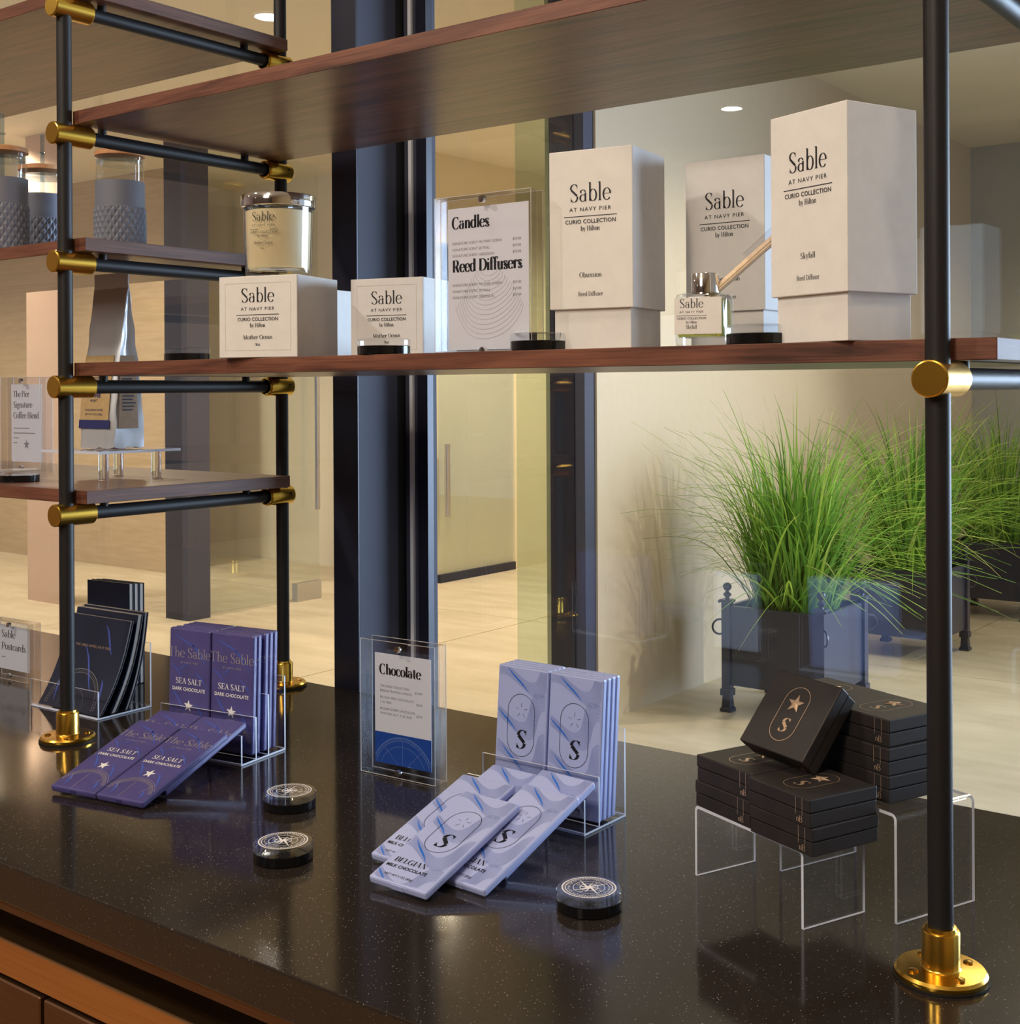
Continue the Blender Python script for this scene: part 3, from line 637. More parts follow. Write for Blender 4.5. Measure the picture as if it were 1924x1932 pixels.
dk_top = MB().lathe([(0, .0104), (.0305, .0104), (.0312, .0112), (.0312, .0170), (.0300, .0184), (0, .0184)], 48, cap=False).mesh('clear_disc', 'jar_glass')
def paperweight(label, x, y, z, yaw=0, s=1.0):
    t = thing('paperweight', label, 'paperweight', T(x, y, z, yaw) @ Matrix.Scale(s, 4), 'round compass paperweights')
    ob('black_base', dk_base, t); ob('clear_disc', dk_top, t); ob('compass_print', cpm, t, T(0, 0, .0187))
for (u, v_), yaw, lab in [((546, 1496), 20, 'round acrylic compass paperweight on the counter, nearer the purple chocolate stand'),
                          ((534, 1591), -25, 'round acrylic compass paperweight on the counter near its front edge, left one'),
                          ((1111, 1680), 60, 'round acrylic compass paperweight on the counter just right of the lying blue bars')]:
    p = onz(u, v_, .016); paperweight(lab, p.x, p.y, .0003, yaw)
for u, yy, lab in [(353, .07, 'round compass paperweight on the wooden shelf left of the candle carton'), (724, .040, 'round compass paperweight on the shelf in front of the second candle carton'),
                   (1017, .0445, 'round compass paperweight on the shelf between price sign and Obsession carton'), (1432, .0440, 'round compass paperweight on the shelf between reed bottle and Skyfall carton')]:
    p = ony(u, 650, yy); paperweight(lab, p.x, p.y, S4, 15)
p = onz(36, 908, S5); paperweight('round compass paperweight on the lowest left shelf before the coffee sign', p.x, p.y, S5, 10)

# ================================================================== ACRYLIC SIGNS
def slab(nm, x0, x1, y0, y1, z0, z1):
    m = MB().box(x0, x1, y0, y1, z0, z1); m.mi = [1, 1, 0, 0, 1, 1]
    return m.mesh(nm, ['sheet', 'block_edge'])
def sign(label, M4, w, d, h, mx_, mtop, mbot, draw):
    t = thing('acrylic_sign', label, 'sign', M4, 'thick acrylic sign holders')
    g_ = .0006
    ob('front_slab', slab('front_slab', -w / 2, w / 2, -d / 2, -g_, .0002, h), t)
    ob('back_slab', slab('back_slab', -w / 2, w / 2, g_, d / 2, .0002, h), t)
    pp = ob('paper_insert', MB().box(-w / 2 + mx_, w / 2 - mx_, -.0002, .0002, mbot, h - mtop).mesh('paper_insert', 'paper'), t)
    eg = .0003
    for nm, y_ in (('front_rim', -d / 2), ('back_rim', d / 2)):
        rm = MB()
        for x_ in (-w / 2, w / 2): rm.box(x_ - eg, x_ + eg, y_ - eg, y_ + eg, .0004, h)
        for z_ in (.0008, h): rm.box(-w / 2, w / 2, y_ - eg, y_ + eg, z_ - eg, z_ + eg)
        ob(nm, rm.mesh(nm, 'block_rim'), t)
    mag = MB().lathe([(0, -d / 2 - .0012), (.0036, -d / 2 - .001), (.0040, -d / 2), (.0040, -d / 2 + .004), (0, -d / 2 + .004)], 16, M4=Matrix.Rotation(R(-90), 4, 'X'), cap=False).mesh('magnet', 'chrome')
    for z in (mtop / 2, h - mbot / 2): ob('magnet', mag, t, T(0, 0, h - z))
    draw(pp, w / 2 - mx_, mbot, h - mtop)
    return t
def lines_text(p, x, y, rows, size, lead):
    for r_ in rows: put(p, sans(r_, size, 1.0), x, y, 'l'); y -= lead
def draw_choc(pp, hw, z0, z1):
    p = P2(); put(p, fitw(serif('Chocolate', .0182, .19, .03, .008), .0675), -hw + .0080, z1 - .0265, 'l')
    ob('heading', p.mesh('heading', 'ink', fr(-.0004)), pp)
    p = P2(); y = z1 - .043
    for rows, pr_ in ((('THE SABLE COLLECTION', 'BRIDGE TRUFFLES, 4 PIECES'), '$10.00'), (('BELGIAN MILK CHOCOLATE', '3 OZ BAR'), '$6.00'), (('BELGIAN DARK CHOCOLATE', 'WITH SEA SALT, 3 OZ. BAR'), '$6.00')):
        lines_text(p, -hw + .0085, y, rows, .0043, .0060); put(p, sans(pr_, .0043), hw - .014, y - .003, 'r'); y -= .0145
    ob('price_list', p.mesh('price_list', 'grey_ink', fr(-.0004)), pp)
    zb = z0 + .0395
    ob('blue_band', MB().box(-hw, hw, -.0005, -.0003, z0, zb).mesh('blue_band', 'royal'), pp)
    p = P2(); C0 = (0, z0 - .014)
    for r_, wd in ((.050, .0006), (.046, .0003), (.0385, .0003)):
        p.rib([q_ for q_ in arc(0, C0[1], r_, r_, 20, 160, 40) if abs(q_[0]) < hw and q_[1] > z0], wd)
    for k in range(16, 165, 3):
        a = R(k); q0 = (.046 * math.cos(a), C0[1] + .046 * math.sin(a)); q1 = (.050 * math.cos(a), C0[1] + .050 * math.sin(a))
        if abs(q1[0]) < hw and q0[1] > z0: p.rib([q0, q1], .0003)
    for a_ in (50, 90, 130): p.rib([(0 + .012 * math.cos(R(a_)), z0 + .001), (.045 * math.cos(R(a_)), C0[1] + .045 * math.sin(R(a_)))], .00025)
    ob('arc_drawing', p.mesh('arc_drawing', 'pale_blue_line', fr(-.0007)), pp)
sign('thick acrylic sign on the counter reading Chocolate with a blue lower band', T(.4980, .1498, .0004, 2.7), .1204, .0229, .1712, .0145, .0185, .0125, draw_choc)
def draw_candles(pp, hw, z0, z1):
    p = P2(); put(p, fitw(serif('Candles', .0185, .19, .03, .006), .0515), -hw + .006, z1 - .0225, 'l'); put(p, fitw(serif('Reed Diffusers', .0185, .20, .03, .002), .0950), -hw + .006, z1 - .0700, 'l')
    ob('heading', p.mesh('heading', 'ink', fr(-.0004)), pp)
    p = P2()
    for y in (z1 - .0400, z1 - .0860):
        for k, (a_, b_) in enumerate((('SIGNATURE SCENT MOTHER OCEAN', '$59.00'), ('SIGNATURE SCENT SKYFALL', '$59.00'), ('SIGNATURE SCENT OBSESSION', '$59.00'))):
            put(p, sans(a_, .0041), -hw + .006, y - .0068 * k, 'l'); put(p, sans(b_, .0041), hw - .010, y - .0068 * k, 'r')
    ob('price_list', p.mesh('price_list', 'grey_ink', fr(-.0004)), pp)
    p = P2()
    for k in range(14):
        s = 1 - k * .055
        p.rib([(hw * .86 * s * math.cos(R(a)) * (1 + .05 * math.sin(R(a * 3 + k * 20))) + .002, z0 + .052 + .010 * k * .3 - .040 * s * abs(math.sin(R(a))) * (1 + .08 * math.sin(R(a * 2)))) for a in range(185, 356, 6)], .00025)
    ob('wave_drawing', p.mesh('wave_drawing', 'grey_ink', fr(-.0004)), pp)
sign('tall acrylic sign on the wooden shelf listing Candles and Reed Diffusers', T(.7330, .0300, S4, 1.0), .1305, .0215, .1700, .0105, .0115, .0025, draw_candles)
def draw_coffee(pp, hw, z0, z1):
    p = P2()
    for k, s in enumerate(('The Pier', 'Signature', 'Coffee Blend')): put(p, fitw(serif(s, .0150, .11, .024, .0), (.044, .052, .070)[k]), -hw + .006, z1 - .022 - .0185 * k, 'l')
    ob('heading', p.mesh('heading', 'ink', fr(-.0004)), pp)
    p = P2()
    for k, n in enumerate((34, 46, 12, 8)): p.rect(-hw + .006, z1 - .077 - k * .0085, -hw + .006 + n * .0013, z1 - .0755 - k * .0085)
    star2(p, 0, z0 + .030, .009); ob('small_print', p.mesh('small_print', 'grey_ink', fr(-.0004)), pp)
sign('acrylic sign on the lowest left shelf reading The Pier Signature Coffee Blend', T(-.4250, .2065, S5, 3.8), .1075, .0258, .1645, .012, .012, .018, draw_coffee)
def draw_post(pp, hw, z0, z1):
    p = P2(); put(p, fitw(serif('Sable', .0170, .11, .02), .040), -hw + .007, z1 - .020, 'l'); put(p, fitw(serif('Postcards', .0170, .11, .02), .070), -hw + .007, z1 - .041, 'l')
    ob('heading', p.mesh('heading', 'ink', fr(-.0004)), pp)
    p = P2(); p.rect(-hw + .007, z1 - .055, -hw + .018, z1 - .0535); ob('small_print', p.mesh('small_print', 'grey_ink', fr(-.0004)), pp)
q_ = onz(51, 1291, 0)
sign('low acrylic sign at the left counter end reading Sable Postcards', T(q_.x - .055, q_.y + .011, .0004, 2), .1120, .0245, .0985, .0125, .010, .014, draw_post)

# ================================================================== CHOCOLATE BARS
BW, BH, BT = .0735, .1585, .0085
def bar_mesh(name, m):
    # softly pillowed wrapped bar: x width, y length, z thickness
    bm = bmesh.new(); bmesh.ops.create_cube(bm, size=1.0)
    for v in bm.verts: v.co = Vector((v.co.x * BW, v.co.y * BH, v.co.z * BT))
    bmesh.ops.bevel(bm, geom=list(bm.edges), offset=.0022, segments=2, profile=.5, affect='EDGES')
    me = bpy.data.meshes.new(name); bm.to_mesh(me); bm.free(); me.materials.append(M[m]); return me
wr_p, wr_b = bar_mesh('wrapper', 'purple'), bar_mesh('wrapper', 'lilac')
fold_p = MB().box(-BW * .06, BW * .06, -BH / 2 - .0004, -BH / 2 + .0005, -BT * .3, BT * .3).mesh('end_fold', 'purple_side')
fold_b = MB().box(-BW * .10, BW * .10, -BH / 2 - .0004, -BH / 2 + .0005, -BT * .3, BT * .3).mesh('end_fold', 'lilac')
ZF = BT / 2 + .00025
def cl(pts, hw=BW / 2 - .0015, hh=BH / 2 - .0015):
    out = []; cur = []
    for q_ in pts:
        if abs(q_[0]) <= hw and abs(q_[1]) <= hh: cur.append(q_)
        else:
            if len(cur) > 1: out.append(cur)
            cur = []
    if len(cur) > 1: out.append(cur)
    return out
top = lambda x, y: (x, y, ZF); top2 = lambda x, y: (x, y, ZF + .0001); top3 = lambda x, y: (x, y, ZF + .0002)
# purple bar print
p = P2(); put(p, serif('The Sable', .0185, .075, .018, .0), 0, .040); pp_text = p; put(p, sans('AT NAVY PIER', .0042, 1.25), 0, .0315)
pur_title = p.mesh('foil_title', 'silver', top2)
p = P2(); put(p, serif('SEA SALT', .0108, .11, .03, .0), 0, .004); put(p, sans('DARK CHOCOLATE', .0066, 1.0, .02), 0, -.0055)
star2(p, 0, -.0255, .0085, 84)
pur_name = p.mesh('flavour_name', 'white_ink', top2)
p = P2()
for r_, wd in ((.040, .0005), (.0375, .0005), (.0350, .0003)):
    for seg in cl(arc(0, -.0755, r_, r_ * 1.0, 20, 160, 50)): p.rib(seg, wd)
for k in range(10, 171, 4):
    a = R(k); e = [(.0325 * math.cos(a), -.0755 + .0325 * math.sin(a)), (.0375 * math.cos(a), -.0755 + .0375 * math.sin(a))]
    if cl(e): p.rib(e, .0005)
p.rib([(-.004, -.077), (-.004, -.045)], .0006); p.rib([(.018, -.062), (.025, -.048)], .0006); p.rib([(-.02, -.062), (-.026, -.050)], .0006)
pur_arc = p.mesh('protractor_print', 'silver', top2)
p = P2()
for (x0, y0, x1, y1, wd) in ((-.03, .07, .02, .05, .002), (.0, .062, .032, .03, .0022), (-.034, .03, -.012, .012, .002), (.01, .022, .033, .0, .002), (-.03, -.005, -.008, -.035, .0026), (.012, -.02, .03, -.05, .003), (-.028, -.05, -.02, -.074, .0026), (.0, .035, -.02, .02, .0014), (.02, -.058, .026, -.074, .003)):
    mxx, myy = (x0 + x1) / 2 + .003, (y0 + y1) / 2 + .002
    pts = [((1 - t_) ** 2 * x0 + 2 * t_ * (1 - t_) * mxx + t_ * t_ * x1, (1 - t_) ** 2 * y0 + 2 * t_ * (1 - t_) * myy + t_ * t_ * y1) for t_ in [i / 8 for i in range(9)]]
    for s_ in cl(pts): p.rib(s_, lambda t_, dx, dy, wd=wd: wd * math.sin(PI * min(1, max(0, t_))) + .0001)
pur_streak = p.mesh('blue_streaks', 'streak', top)
# lilac bar print: folded ribbons of fine lines
p = P2(); pb = P2()
dv = (math.cos(R(-58)), math.sin(R(-58))); ev = (math.cos(R(8)), math.sin(R(8)))
for (cx0, cy0, A_, B_, ph, N) in ((.000, .066, .0165, .0125, .6, 14), (.006, .022, .0180, .0130, 2.2, 15), (-.006, -.026, .0180, .0128, .4, 15), (.004, -.072, .0165, .0125, 2.0, 14)):
    for i in range(N):
        k = (i - N / 2) * .00150; pts = []
        for j in range(57):
            t_ = (j / 56 - .5) * 9.0
            l_ = A_ * math.sin(t_ + ph) + k
            pts.append((cx0 + ev[0] * B_ * t_ + dv[0] * l_, cy0 + ev[1] * B_ * t_ + dv[1] * l_))
        for s_ in cl(pts): p.rib(s_, .00024)
    for n_ in range(-2, 3):
        t_ = n_ * PI - ph
        if math.cos(t_ + ph) * A_ < 0: continue
        bx_, by_ = cx0 + ev[0] * B_ * t_, cy0 + ev[1] * B_ * t_; pts = []
        for j in range(15):
            l_ = (j / 14 - .5) * .034; w2 = B_ * l_ / A_ * .75 * math.exp(-(l_ / .014) ** 2 * .2); pts.append((bx_ + dv[0] * l_ + ev[0] * w2, by_ + dv[1] * l_ + ev[1] * w2))
        for s_ in cl(pts): pb.rib(s_, lambda t2, dx, dy: .0019 * math.sin(PI * min(1, max(0, t2))) + .0002)
bl_lines = p.mesh('line_print', 'line_blue', top); bl_rib = pb.mesh('ribbon_print', 'sky_blue', top2)
p = P2(); capsule(p, .0, .012, .0195, .036, .0005); put(p, serif('S', .030, .13, .02, 0, .16), 0, -.0145)
for k in range(5):
    a = R(90 + 72 * k); p.rib([(.0 + .004 * math.cos(a), .029 + .004 * math.sin(a)), (.009 * math.cos(a), .029 + .009 * math.sin(a))], .00035)
put(p, serif('BELGIAN', .0098, .12, .02, .01), -.008, -.050); put(p, sans('MILK CHOCOLATE', .0061, 1.0, .015), -.006, -.0585); put(p, sans('NET WT 3 OZ (85g)', .0042), -.006, -.0705)
bl_name = p.mesh('black_print', 'ink', top3)
def bar(kind, label, M4, group):
    t = thing('chocolate_bar', label, 'chocolate bar', M4, group)
    if kind == 'p':
        w_ = ob('wrapper', wr_p, t); ob('end_fold', fold_p, t)
        for n_, me in (('blue_streaks', pur_streak), ('foil_title', pur_title), ('flavour_name', pur_name), ('protractor_print', pur_arc)): ob(n_, me, w_)
    else:
        w_ = ob('wrapper', wr_b, t); ob('end_fold', fold_b, t)
        for n_, me in (('line_print', bl_lines), ('ribbon_print', bl_rib), ('black_print', bl_name)): o_ = ob(n_, me, w_); o_['kind'] = 'stuff'
    return t
def stand_bar(kind, label, hx, hy, hyaw, lx, ly, lean, group):
    """bar standing in a holder; (lx, ly) = local base point in the holder, front face towards -y"""
    th = R(lean); H = T(hx, hy, 0, hyaw)
    ctr = Vector((lx, ly + (BH / 2) * math.sin(th), .0042 + (BH / 2) * math.cos(th) + BT / 2 * math.sin(th)))
    return bar(kind, label, H @ Matrix.Translation(ctr) @ Matrix.Rotation(R(90 - lean), 4, 'X'), group)
def holder(name, label, hx, hy, hyaw, wd, steps):
    # right front corner of the base at the local origin, x to the left is negative
    t = thing(name, label, 'display stand', T(hx, hy, 0, hyaw), 'stepped acrylic chocolate stands')
    th = .0025
    ob('base_sheet', sheet_box(-wd, 0, 0, steps[-1][0] + th, .0004, .0004 + th, 'z'), t)
    for y, h in steps:
        ob('divider', sheet_box(-wd, 0, y, y + th, .0030, h, 'y'), t)
    return t
def sheet_box(x0, x1, y0, y1, z0, z1, axis):
    m = MB().box(x0, x1, y0, y1, z0, z1); mi = []
    nrm = {'z': (0, 1), 'y': (2, 3), 'x': (4, 5)}[axis]
    m.mi = [0 if i in nrm else 1 for i in range(6)]
    return m.mesh('acrylic_sheet', ['sheet', 'sheet_edge'])
HP = (.2987, .0570, 8.0, .170); HB = (.8053, .1032, -.5, .166)
holder('chocolate_stand', 'clear stepped acrylic stand holding the purple sea salt bars', *HP, ((.0, .040), (.0285, .058), (.0535, .083), (.0880, .101)))
holder('chocolate_stand', 'clear stepped acrylic stand holding the pale blue milk chocolate bars', *HB, ((.0, .040), (.0285, .058), (.0815, .101)))
ORD = ['front', 'second', 'third', 'fourth', 'rearmost']
for c, lx in (('left', -.1225), ('right', -.0470)):
    for k, ly in enumerate((.0368, .0460, .0605, .0697, .0789)):
        stand_bar('p', f'{ORD[k]} purple sea salt bar standing in the {c} column of the stand' if k in (0, 4) else f'{ORD[k]} standing purple sea salt bar from the front, {c} column of the stand', HP[0], HP[1], HP[2], lx, ly - (.0011 if c == 'left' and k == 0 else 0), 2.0, 'purple bars standing in the stand')
ORD4 = ['front', 'second', 'third', 'rearmost']
for c, lx in (('left', -.1240), ('right', -.0405)):
    for k, ly in enumerate((.0368, .0460, .0552, .0644)):
        if c == 'left': lx = -.1165
        stand_bar('b', f'{ORD4[k]} pale blue bar standing in the {c} column of the stand' if k in (0, 3) else f'{ORD4[k]} standing pale blue bar from the front, {c} column of the stand', HB[0], HB[1], HB[2], lx, ly, 4.5, 'pale blue bars standing in the stand')
for lab, pos in (('purple sea salt bar lying lowest left with its protractor print on top', (.2190, -.0735, .0289, 9.8, 16.6, 0)),
                 ('purple sea salt bar lying lowest right with its full title showing', (.2926, -.0604, .0283, 9.3, 16.6, 0)),
                 ('purple bar leaning on the stand, half covered, left of the two under bars', (.2020, -.0262, .0292, 9.4, 17.6, 0)),
                 ('purple bar leaning on the stand, half covered, right of the two under bars', (.2752, -.0140, .0292, 9.4, 17.6, 0))):
    bar('p', lab, T(*pos), 'purple bars lying before the stand')
for lab, pos in (('pale blue bar lying on top at the very front, reading Belgian', (.7503, -.0641, .0300, .3, 16.9, 1.0)),
                 ('pale blue bar lying at the left, partly under the front bar', (.7055, -.0136, .0285, -.4, 17.0, 0)),
                 ('pale blue bar lying at the right, under the front bar', (.7925, -.0193, .0312, -4.0, 20.0, 0)),
                 ('pale blue bar leaning on the stand under the left lying bar', (.7075, .0340, .0284, -3.0, 17.5, 0)),
                 ('pale blue bar leaning on the stand under the right lying bar', (.7815, .0276, .0325, -4.2, 21.2, 0))):
    bar('b', lab, T(*pos), 'pale blue bars lying before the stand')

# ================================================================== TRUFFLE BOXES ON RISERS
def riser(label, x, y, yaw, w, d, h):
    t = thing('acrylic_riser', label, 'display riser', T(x, y, .0003, yaw), 'bent clear acrylic risers')
    th = .003; r = .006; n = 5
    prof_o = [(-w / 2, 0)] + [(-w / 2 + r - r * math.cos(R(90 * i / n)), h - r + r * math.sin(R(90 * i / n))) for i in range(n + 1)] + [(w / 2 - r + r * math.sin(R(90 * i / n)), h - r + r * math.cos(R(90 * i / n))) for i in range(n + 1)] + [(w / 2, 0)]
    ri = r - th
    prof_i = [(-w / 2 + th, 0)] + [(-w / 2 + r - ri * math.cos(R(90 * i / n)), h - r + ri * math.sin(R(90 * i / n))) for i in range(n + 1)] + [(w / 2 - r + ri * math.sin(R(90 * i / n)), h - r + ri * math.cos(R(90 * i / n))) for i in range(n + 1)] + [(w / 2 - th, 0)]
    m = MB(); N = len(prof_o)
    vs = [(x_, y_, z_) for y_ in (-d / 2, d / 2) for x_, z_ in prof_o + prof_i]
    fs = []; mi = []
    for i in range(N - 1):
        fs.append((i, i + 1, 2 * N + i + 1, 2 * N + i)); mi.append(0)
        fs.append((N + i, 3 * N + i, 3 * N + i + 1, N + i + 1)); mi.append(0)
        fs.append((i, N + i, N + i + 1, i + 1)); mi.append(1)
        fs.append((2 * N + i, 2 * N + i + 1, 3 * N + i + 1, 3 * N + i)); mi.append(1)
    for i in (0, N - 1): fs.append((i, 2 * N + i, 3 * N + i, N + i)); mi.append(1)
    m.add(vs, fs); m.mi = mi
    ob('bent_sheet', m.mesh('bent_sheet', ['sheet', 'sheet_edge']), t)
R1 = (1.0437, .0833, -22.2); R2 = (1.1121, .1572, -22.0)
riser('low clear acrylic riser under the front truffle boxes', *R1, .1549, .0768, .0710)
riser('taller clear acrylic riser behind, under the stack of three truffle boxes', R2[0], R2[1], R2[2], .155, .1047, .1000)
TB, TZ = .0832, .0257
tr_lid = rbox('lid', -TB / 2, TB / 2, -TB / 2, TB / 2, TZ * .52, TZ, 'box_black', .0012, 2)
tr_base = rbox('base', -TB / 2 + .0006, TB / 2 - .0006, -TB / 2 + .0006, TB / 2 - .0006, 0, TZ * .50, 'box_black', .0008, 2)
p = P2(); capsule(p, 0, 0, .0150, .0295, .0006); put(p, serif('S', .0205, .15, .02, 0, .16), -.0005, -.0195)
tr_print = p.mesh('foil_emblem', 'gold', lambda x, y: (x, y, TZ + .0003))
st = MB(); pts = [((.0102 if i % 2 == 0 else .0042) * math.cos(R(92 + 36 * i)), .0115 + (.0102 if i % 2 == 0 else .0042) * math.sin(R(92 + 36 * i)), TZ + .0003) for i in range(10)]
for i in range(10): st.add([(0, .0115, TZ + .0022), pts[i], pts[(i + 1) % 10]], [(0, 1, 2)])
tr_star = st.mesh('foil_star', 'gold')
p = P2(); bx = TB / 2 - .0135
for x_ in (bx - .0042, bx + .0042): p.rect(x_ - .0002, .0095, x_ + .0002, TZ - .0008)
put(p, serif('n', .0070, .11, .03), bx - .0016, .0035); put(p, serif('B', .0078, .10, .03), bx + .0022, .0032)
tr_seal = p.mesh('seal_print', 'gold', fr(-TB / 2 - .0003))
def truffle(label, M4, group='black truffle boxes'):
    t = thing('truffle_box', label, 'chocolate box', M4, group)
    ob('base', tr_base, t); l_ = ob('lid', tr_lid, t); ob('foil_emblem', tr_print, l_); ob('foil_star', tr_star, l_); ob('seal_print', tr_seal, t)
    return t
def rl(Rr, x, y, z, dyaw=0):
    return T(Rr[0], Rr[1], 0, Rr[2]) @ T(x, y, z, dyaw)
zt = .0716
truffle('black truffle box at the lower right of the low riser', rl(R1, .0535, -.0030, zt, .4))
truffle('black truffle box at the lower left of the low riser', rl(R1, -.0335, .0015, zt, -.5))
truffle('black truffle box at the upper right on the low riser', rl(R1, .0530, -.0045, zt + .0259, -.6))
truffle('black truffle box at the upper left on the low riser, emblem half covered', rl(R1, -.0315, .0020, zt + .0259, .3))
zb = .1008
fr3 = onz(1677.6, 1520, .1)
ca, sa = math.cos(R(-22)), math.sin(R(-22))
def bk(px, py, z, yaw): 
    # px, py: front right corner of the box
    return T(px - ca * TB / 2 - sa * TB / 2, py - sa * TB / 2 + ca * TB / 2, z, yaw)
for k, (lab, dx) in enumerate((('black truffle box at the bottom of the stack of three beside the right post', .0), ('middle black truffle box of the stack of three beside the right post', -.001), ('topmost black truffle box of the stack of three with emblem showing', -.002))):
    truffle(lab, bk(fr3.x + dx, fr3.y + .004 * (k == 2), zb + .0259 * k, -22 + .6 * (k - 1)))
for k, lab in enumerate(('bottom black truffle box of the left stack on the tall riser, behind the front pile', 'middle black truffle box of the left stack on the tall riser, behind the tilted box', 'black truffle box on top of the left rear stack, half behind the tilted one')):
    truffle(lab, rl(R2, .0555 - TB * 1.5 - .0012, .0075, zb + .0259 * k, .3 * (k - 1)))
truffle('black truffle box tilted up on the pile, gold star and S facing the viewer', T(1.0548, .1064, .1640, -21.5, 50.0, 3.7) @ Matrix.Translation((0, 0, -TZ / 2)))

# ================================================================== LEFT SHELVES: TUMBLERS, COFFEE, RISER TABLE
def sleeve_mesh(r0, r1, z0, z1, zd):
    n, nz = 144, 72; vs = []; fs = []
    for j in range(nz + 1):
        z = z0 + (z1 - z0) * j / nz; r = r0 + (r1 - r0) * j / nz
        for i in range(n):
            a = 2 * PI * i / n; b = 0
            if z < zd:
                u_ = (i / n * 24) ; w_ = (z / (2 * PI * r0 / 24) / 1.7)
                e1 = abs(((u_ + w_) % 1) - .5) * 2; e2 = abs(((u_ - w_) % 1) - .5) * 2
                b = (min(e1, e2)) * .0024
            vs.append(((r + b) * math.cos(a), (r + b) * math.sin(a), z))
    for j in range(nz):
        for i in range(n): fs.append((j * n + i, j * n + (i + 1) % n, (j + 1) * n + (i + 1) % n, (j + 1) * n + i))
    m = MB().add(vs, fs, 0, False); m.f.append(tuple(reversed(range(n)))); m.mi.append(0); m.sm.append(False)
    return m.mesh('silicone_sleeve', 'sleeve')
sl_m = sleeve_mesh(.0395, .0385, .001, .1180, .076)
gl_m = MB().lathe([(.0365, .110), (.0372, .150), (.0385, .152), (.0385, .157), (.0375, .158)], 40, cap=False).mesh('glass_wall', 'jar_glass')
ring_m = MB().lathe([(0, .146), (.035, .146), (.036, .148), (.036, .152), (0, .152)], 36, cap=False).mesh('seal_ring', 'straw')
lid_m = MB().lathe([(.0, .1585), (.0375, .1585), (.0392, .1592), (.0392, .1655), (.038, .1665), (0, .1668)], 40, cap=False).mesh('bamboo_lid', 'bamboo')
st_m = MB().tube((0, 0, .03), (0, 0, .222), .0036, n=12).lathe([(.0037, .188), (.0056, .189), (.0056, .1905), (.0037, .1915)], 12, cap=False).mesh('straw', 'straw')
for lab, u, v_, dep, st_ in (('grey sleeved glass tumbler cut by the left picture edge', 4, 277, 2.03, 1), ('grey sleeved glass tumbler with clear straw, middle one behind the black post', 80, 312, 2.20, 1), ('grey sleeved glass tumbler right of the black left post', 226, 285, 2.07, 0)):
    p = CAM + ray(u, v_) * dep
    t = thing('tumbler', lab, 'tumbler', T(p.x, p.y, S3, 40 + u), 'glass tumblers with bamboo lids')
    ob('silicone_sleeve', sl_m, t); ob('glass_wall', gl_m, t); ob('seal_ring', ring_m, t); ob('bamboo_lid', lid_m, t)
    if st_: ob('straw', st_m, t)
# small clear table riser
PX, PY = -.182, .205
t = thing('acrylic_table', 'small clear acrylic table with round legs under the coffee bag', 'display riser', T(PX, PY, S5, 0))
ob('plate', sheet_box(-.0775, .0775, -.0775, .0775, .0425, .0465, 'z'), t)
lg = MB().tube((0, 0, .0), (0, 0, .0424), .0078, n=20).mesh('leg', 'acrylic')
for a in (-1, 1):
    for b in (-1, 1): ob('leg', lg, t, T(.050 * a, .050 * b, .0002))
# coffee bag
bgp = ony(213, 846, .215)
t = thing('coffee_bag', 'silver foil coffee bag with kraft label on the clear acrylic table', 'coffee bag', T(bgp.x + .003, .212, S5 + .0468, 2))
def bag_section(z):
    h = .262; f = z / h
    wd = .0455 * (1 - .04 * f) * (.94 + .06 * min(1, f * 8)); dp = .0345 * (1 - f ** 1.5) + .0012; bul = .006 * math.sin(PI * min(1, f * 1.25)) if f < .8 else 0
    return wd, dp, bul
NZ, NA = 22, 32; vs = []; fs = []
for j in range(NZ + 1):
    z = .262 * j / NZ; wd, dp, bul = bag_section(z)
    for i in range(NA):
        a = 2 * PI * (i + .5) / NA; c, s = math.cos(a), math.sin(a); k = (abs(c) ** 9 + abs(s) ** 9) ** (-1 / 9)
        x, y = wd * c * k, dp * s * k
        y += (-1 if s < 0 else 1) * bul * max(0, 1 - (x / wd) ** 2) * .6 * (1 if abs(s) > .5 else 0)
        if abs(c) > .75: x -= (1 if c > 0 else -1) * .010 * (1 - abs(y) / max(dp, .001)) * min(1, (z / .262) * 2.2) * (1 - (z / .262) ** 4)
        jit = .0008 * math.sin(i * 7.1 + j * 3.3) * math.sin(j * 1.7 + i)
        vs.append((x + jit, y + jit, z + (.0015 * math.sin(i * 2.3) if j == 0 else 0) + .002 * (j == 0)))
for j in range(NZ):
    for i in range(NA): fs.append((j * NA + i, j * NA + (i + 1) % NA, (j + 1) * NA + (i + 1) % NA, (j + 1) * NA + i))
m = MB().add(vs, fs, 0, True); m.f.append(tuple(reversed(range(NA)))); m.mi.append(0); m.sm.append(False); e = NZ * NA; m.f.append(tuple(range(e, e + NA))); m.mi.append(0); m.sm.append(False)
ob('foil_body', m.mesh('foil_body', 'foil_bag'), t)
ob('top_seal', rbox('top_seal', -.0425, .0425, -.0016, .0016, .259, .284, 'foil_bag', .0006, 1), t)
def bag_front(x, z, o_=.0012):
    wd, dp, bul = bag_section(z); return (x, -(dp + bul * max(0, 1 - (x / wd) ** 2) * .6) - o_, z)
def bag_patch(name, x0, x1, z0, z1, m_, o_):
    n_ = 10; vs = []; fs = []
    for j in range(n_ + 1):
        for i in range(n_ + 1): vs.append(bag_front(x0 + (x1 - x0) * i / n_, z0 + (z1 - z0) * j / n_, o_))
    for j in range(n_):
        for i in range(n_): a = j * (n_ + 1) + i; fs.append((a, a + 1, a + n_ + 2, a + n_ + 1))
    return MB().add(vs, fs, 0, True).mesh(name, m_)
lb = ob('kraft_label', bag_patch('kraft_label', -.036, .036, .047, .150, 'kraft', .0016), t)
ob('navy_band', bag_patch('navy_band', -.0385, .0385, .033, .047, 'navy_band', .0016), t)
p = P2()
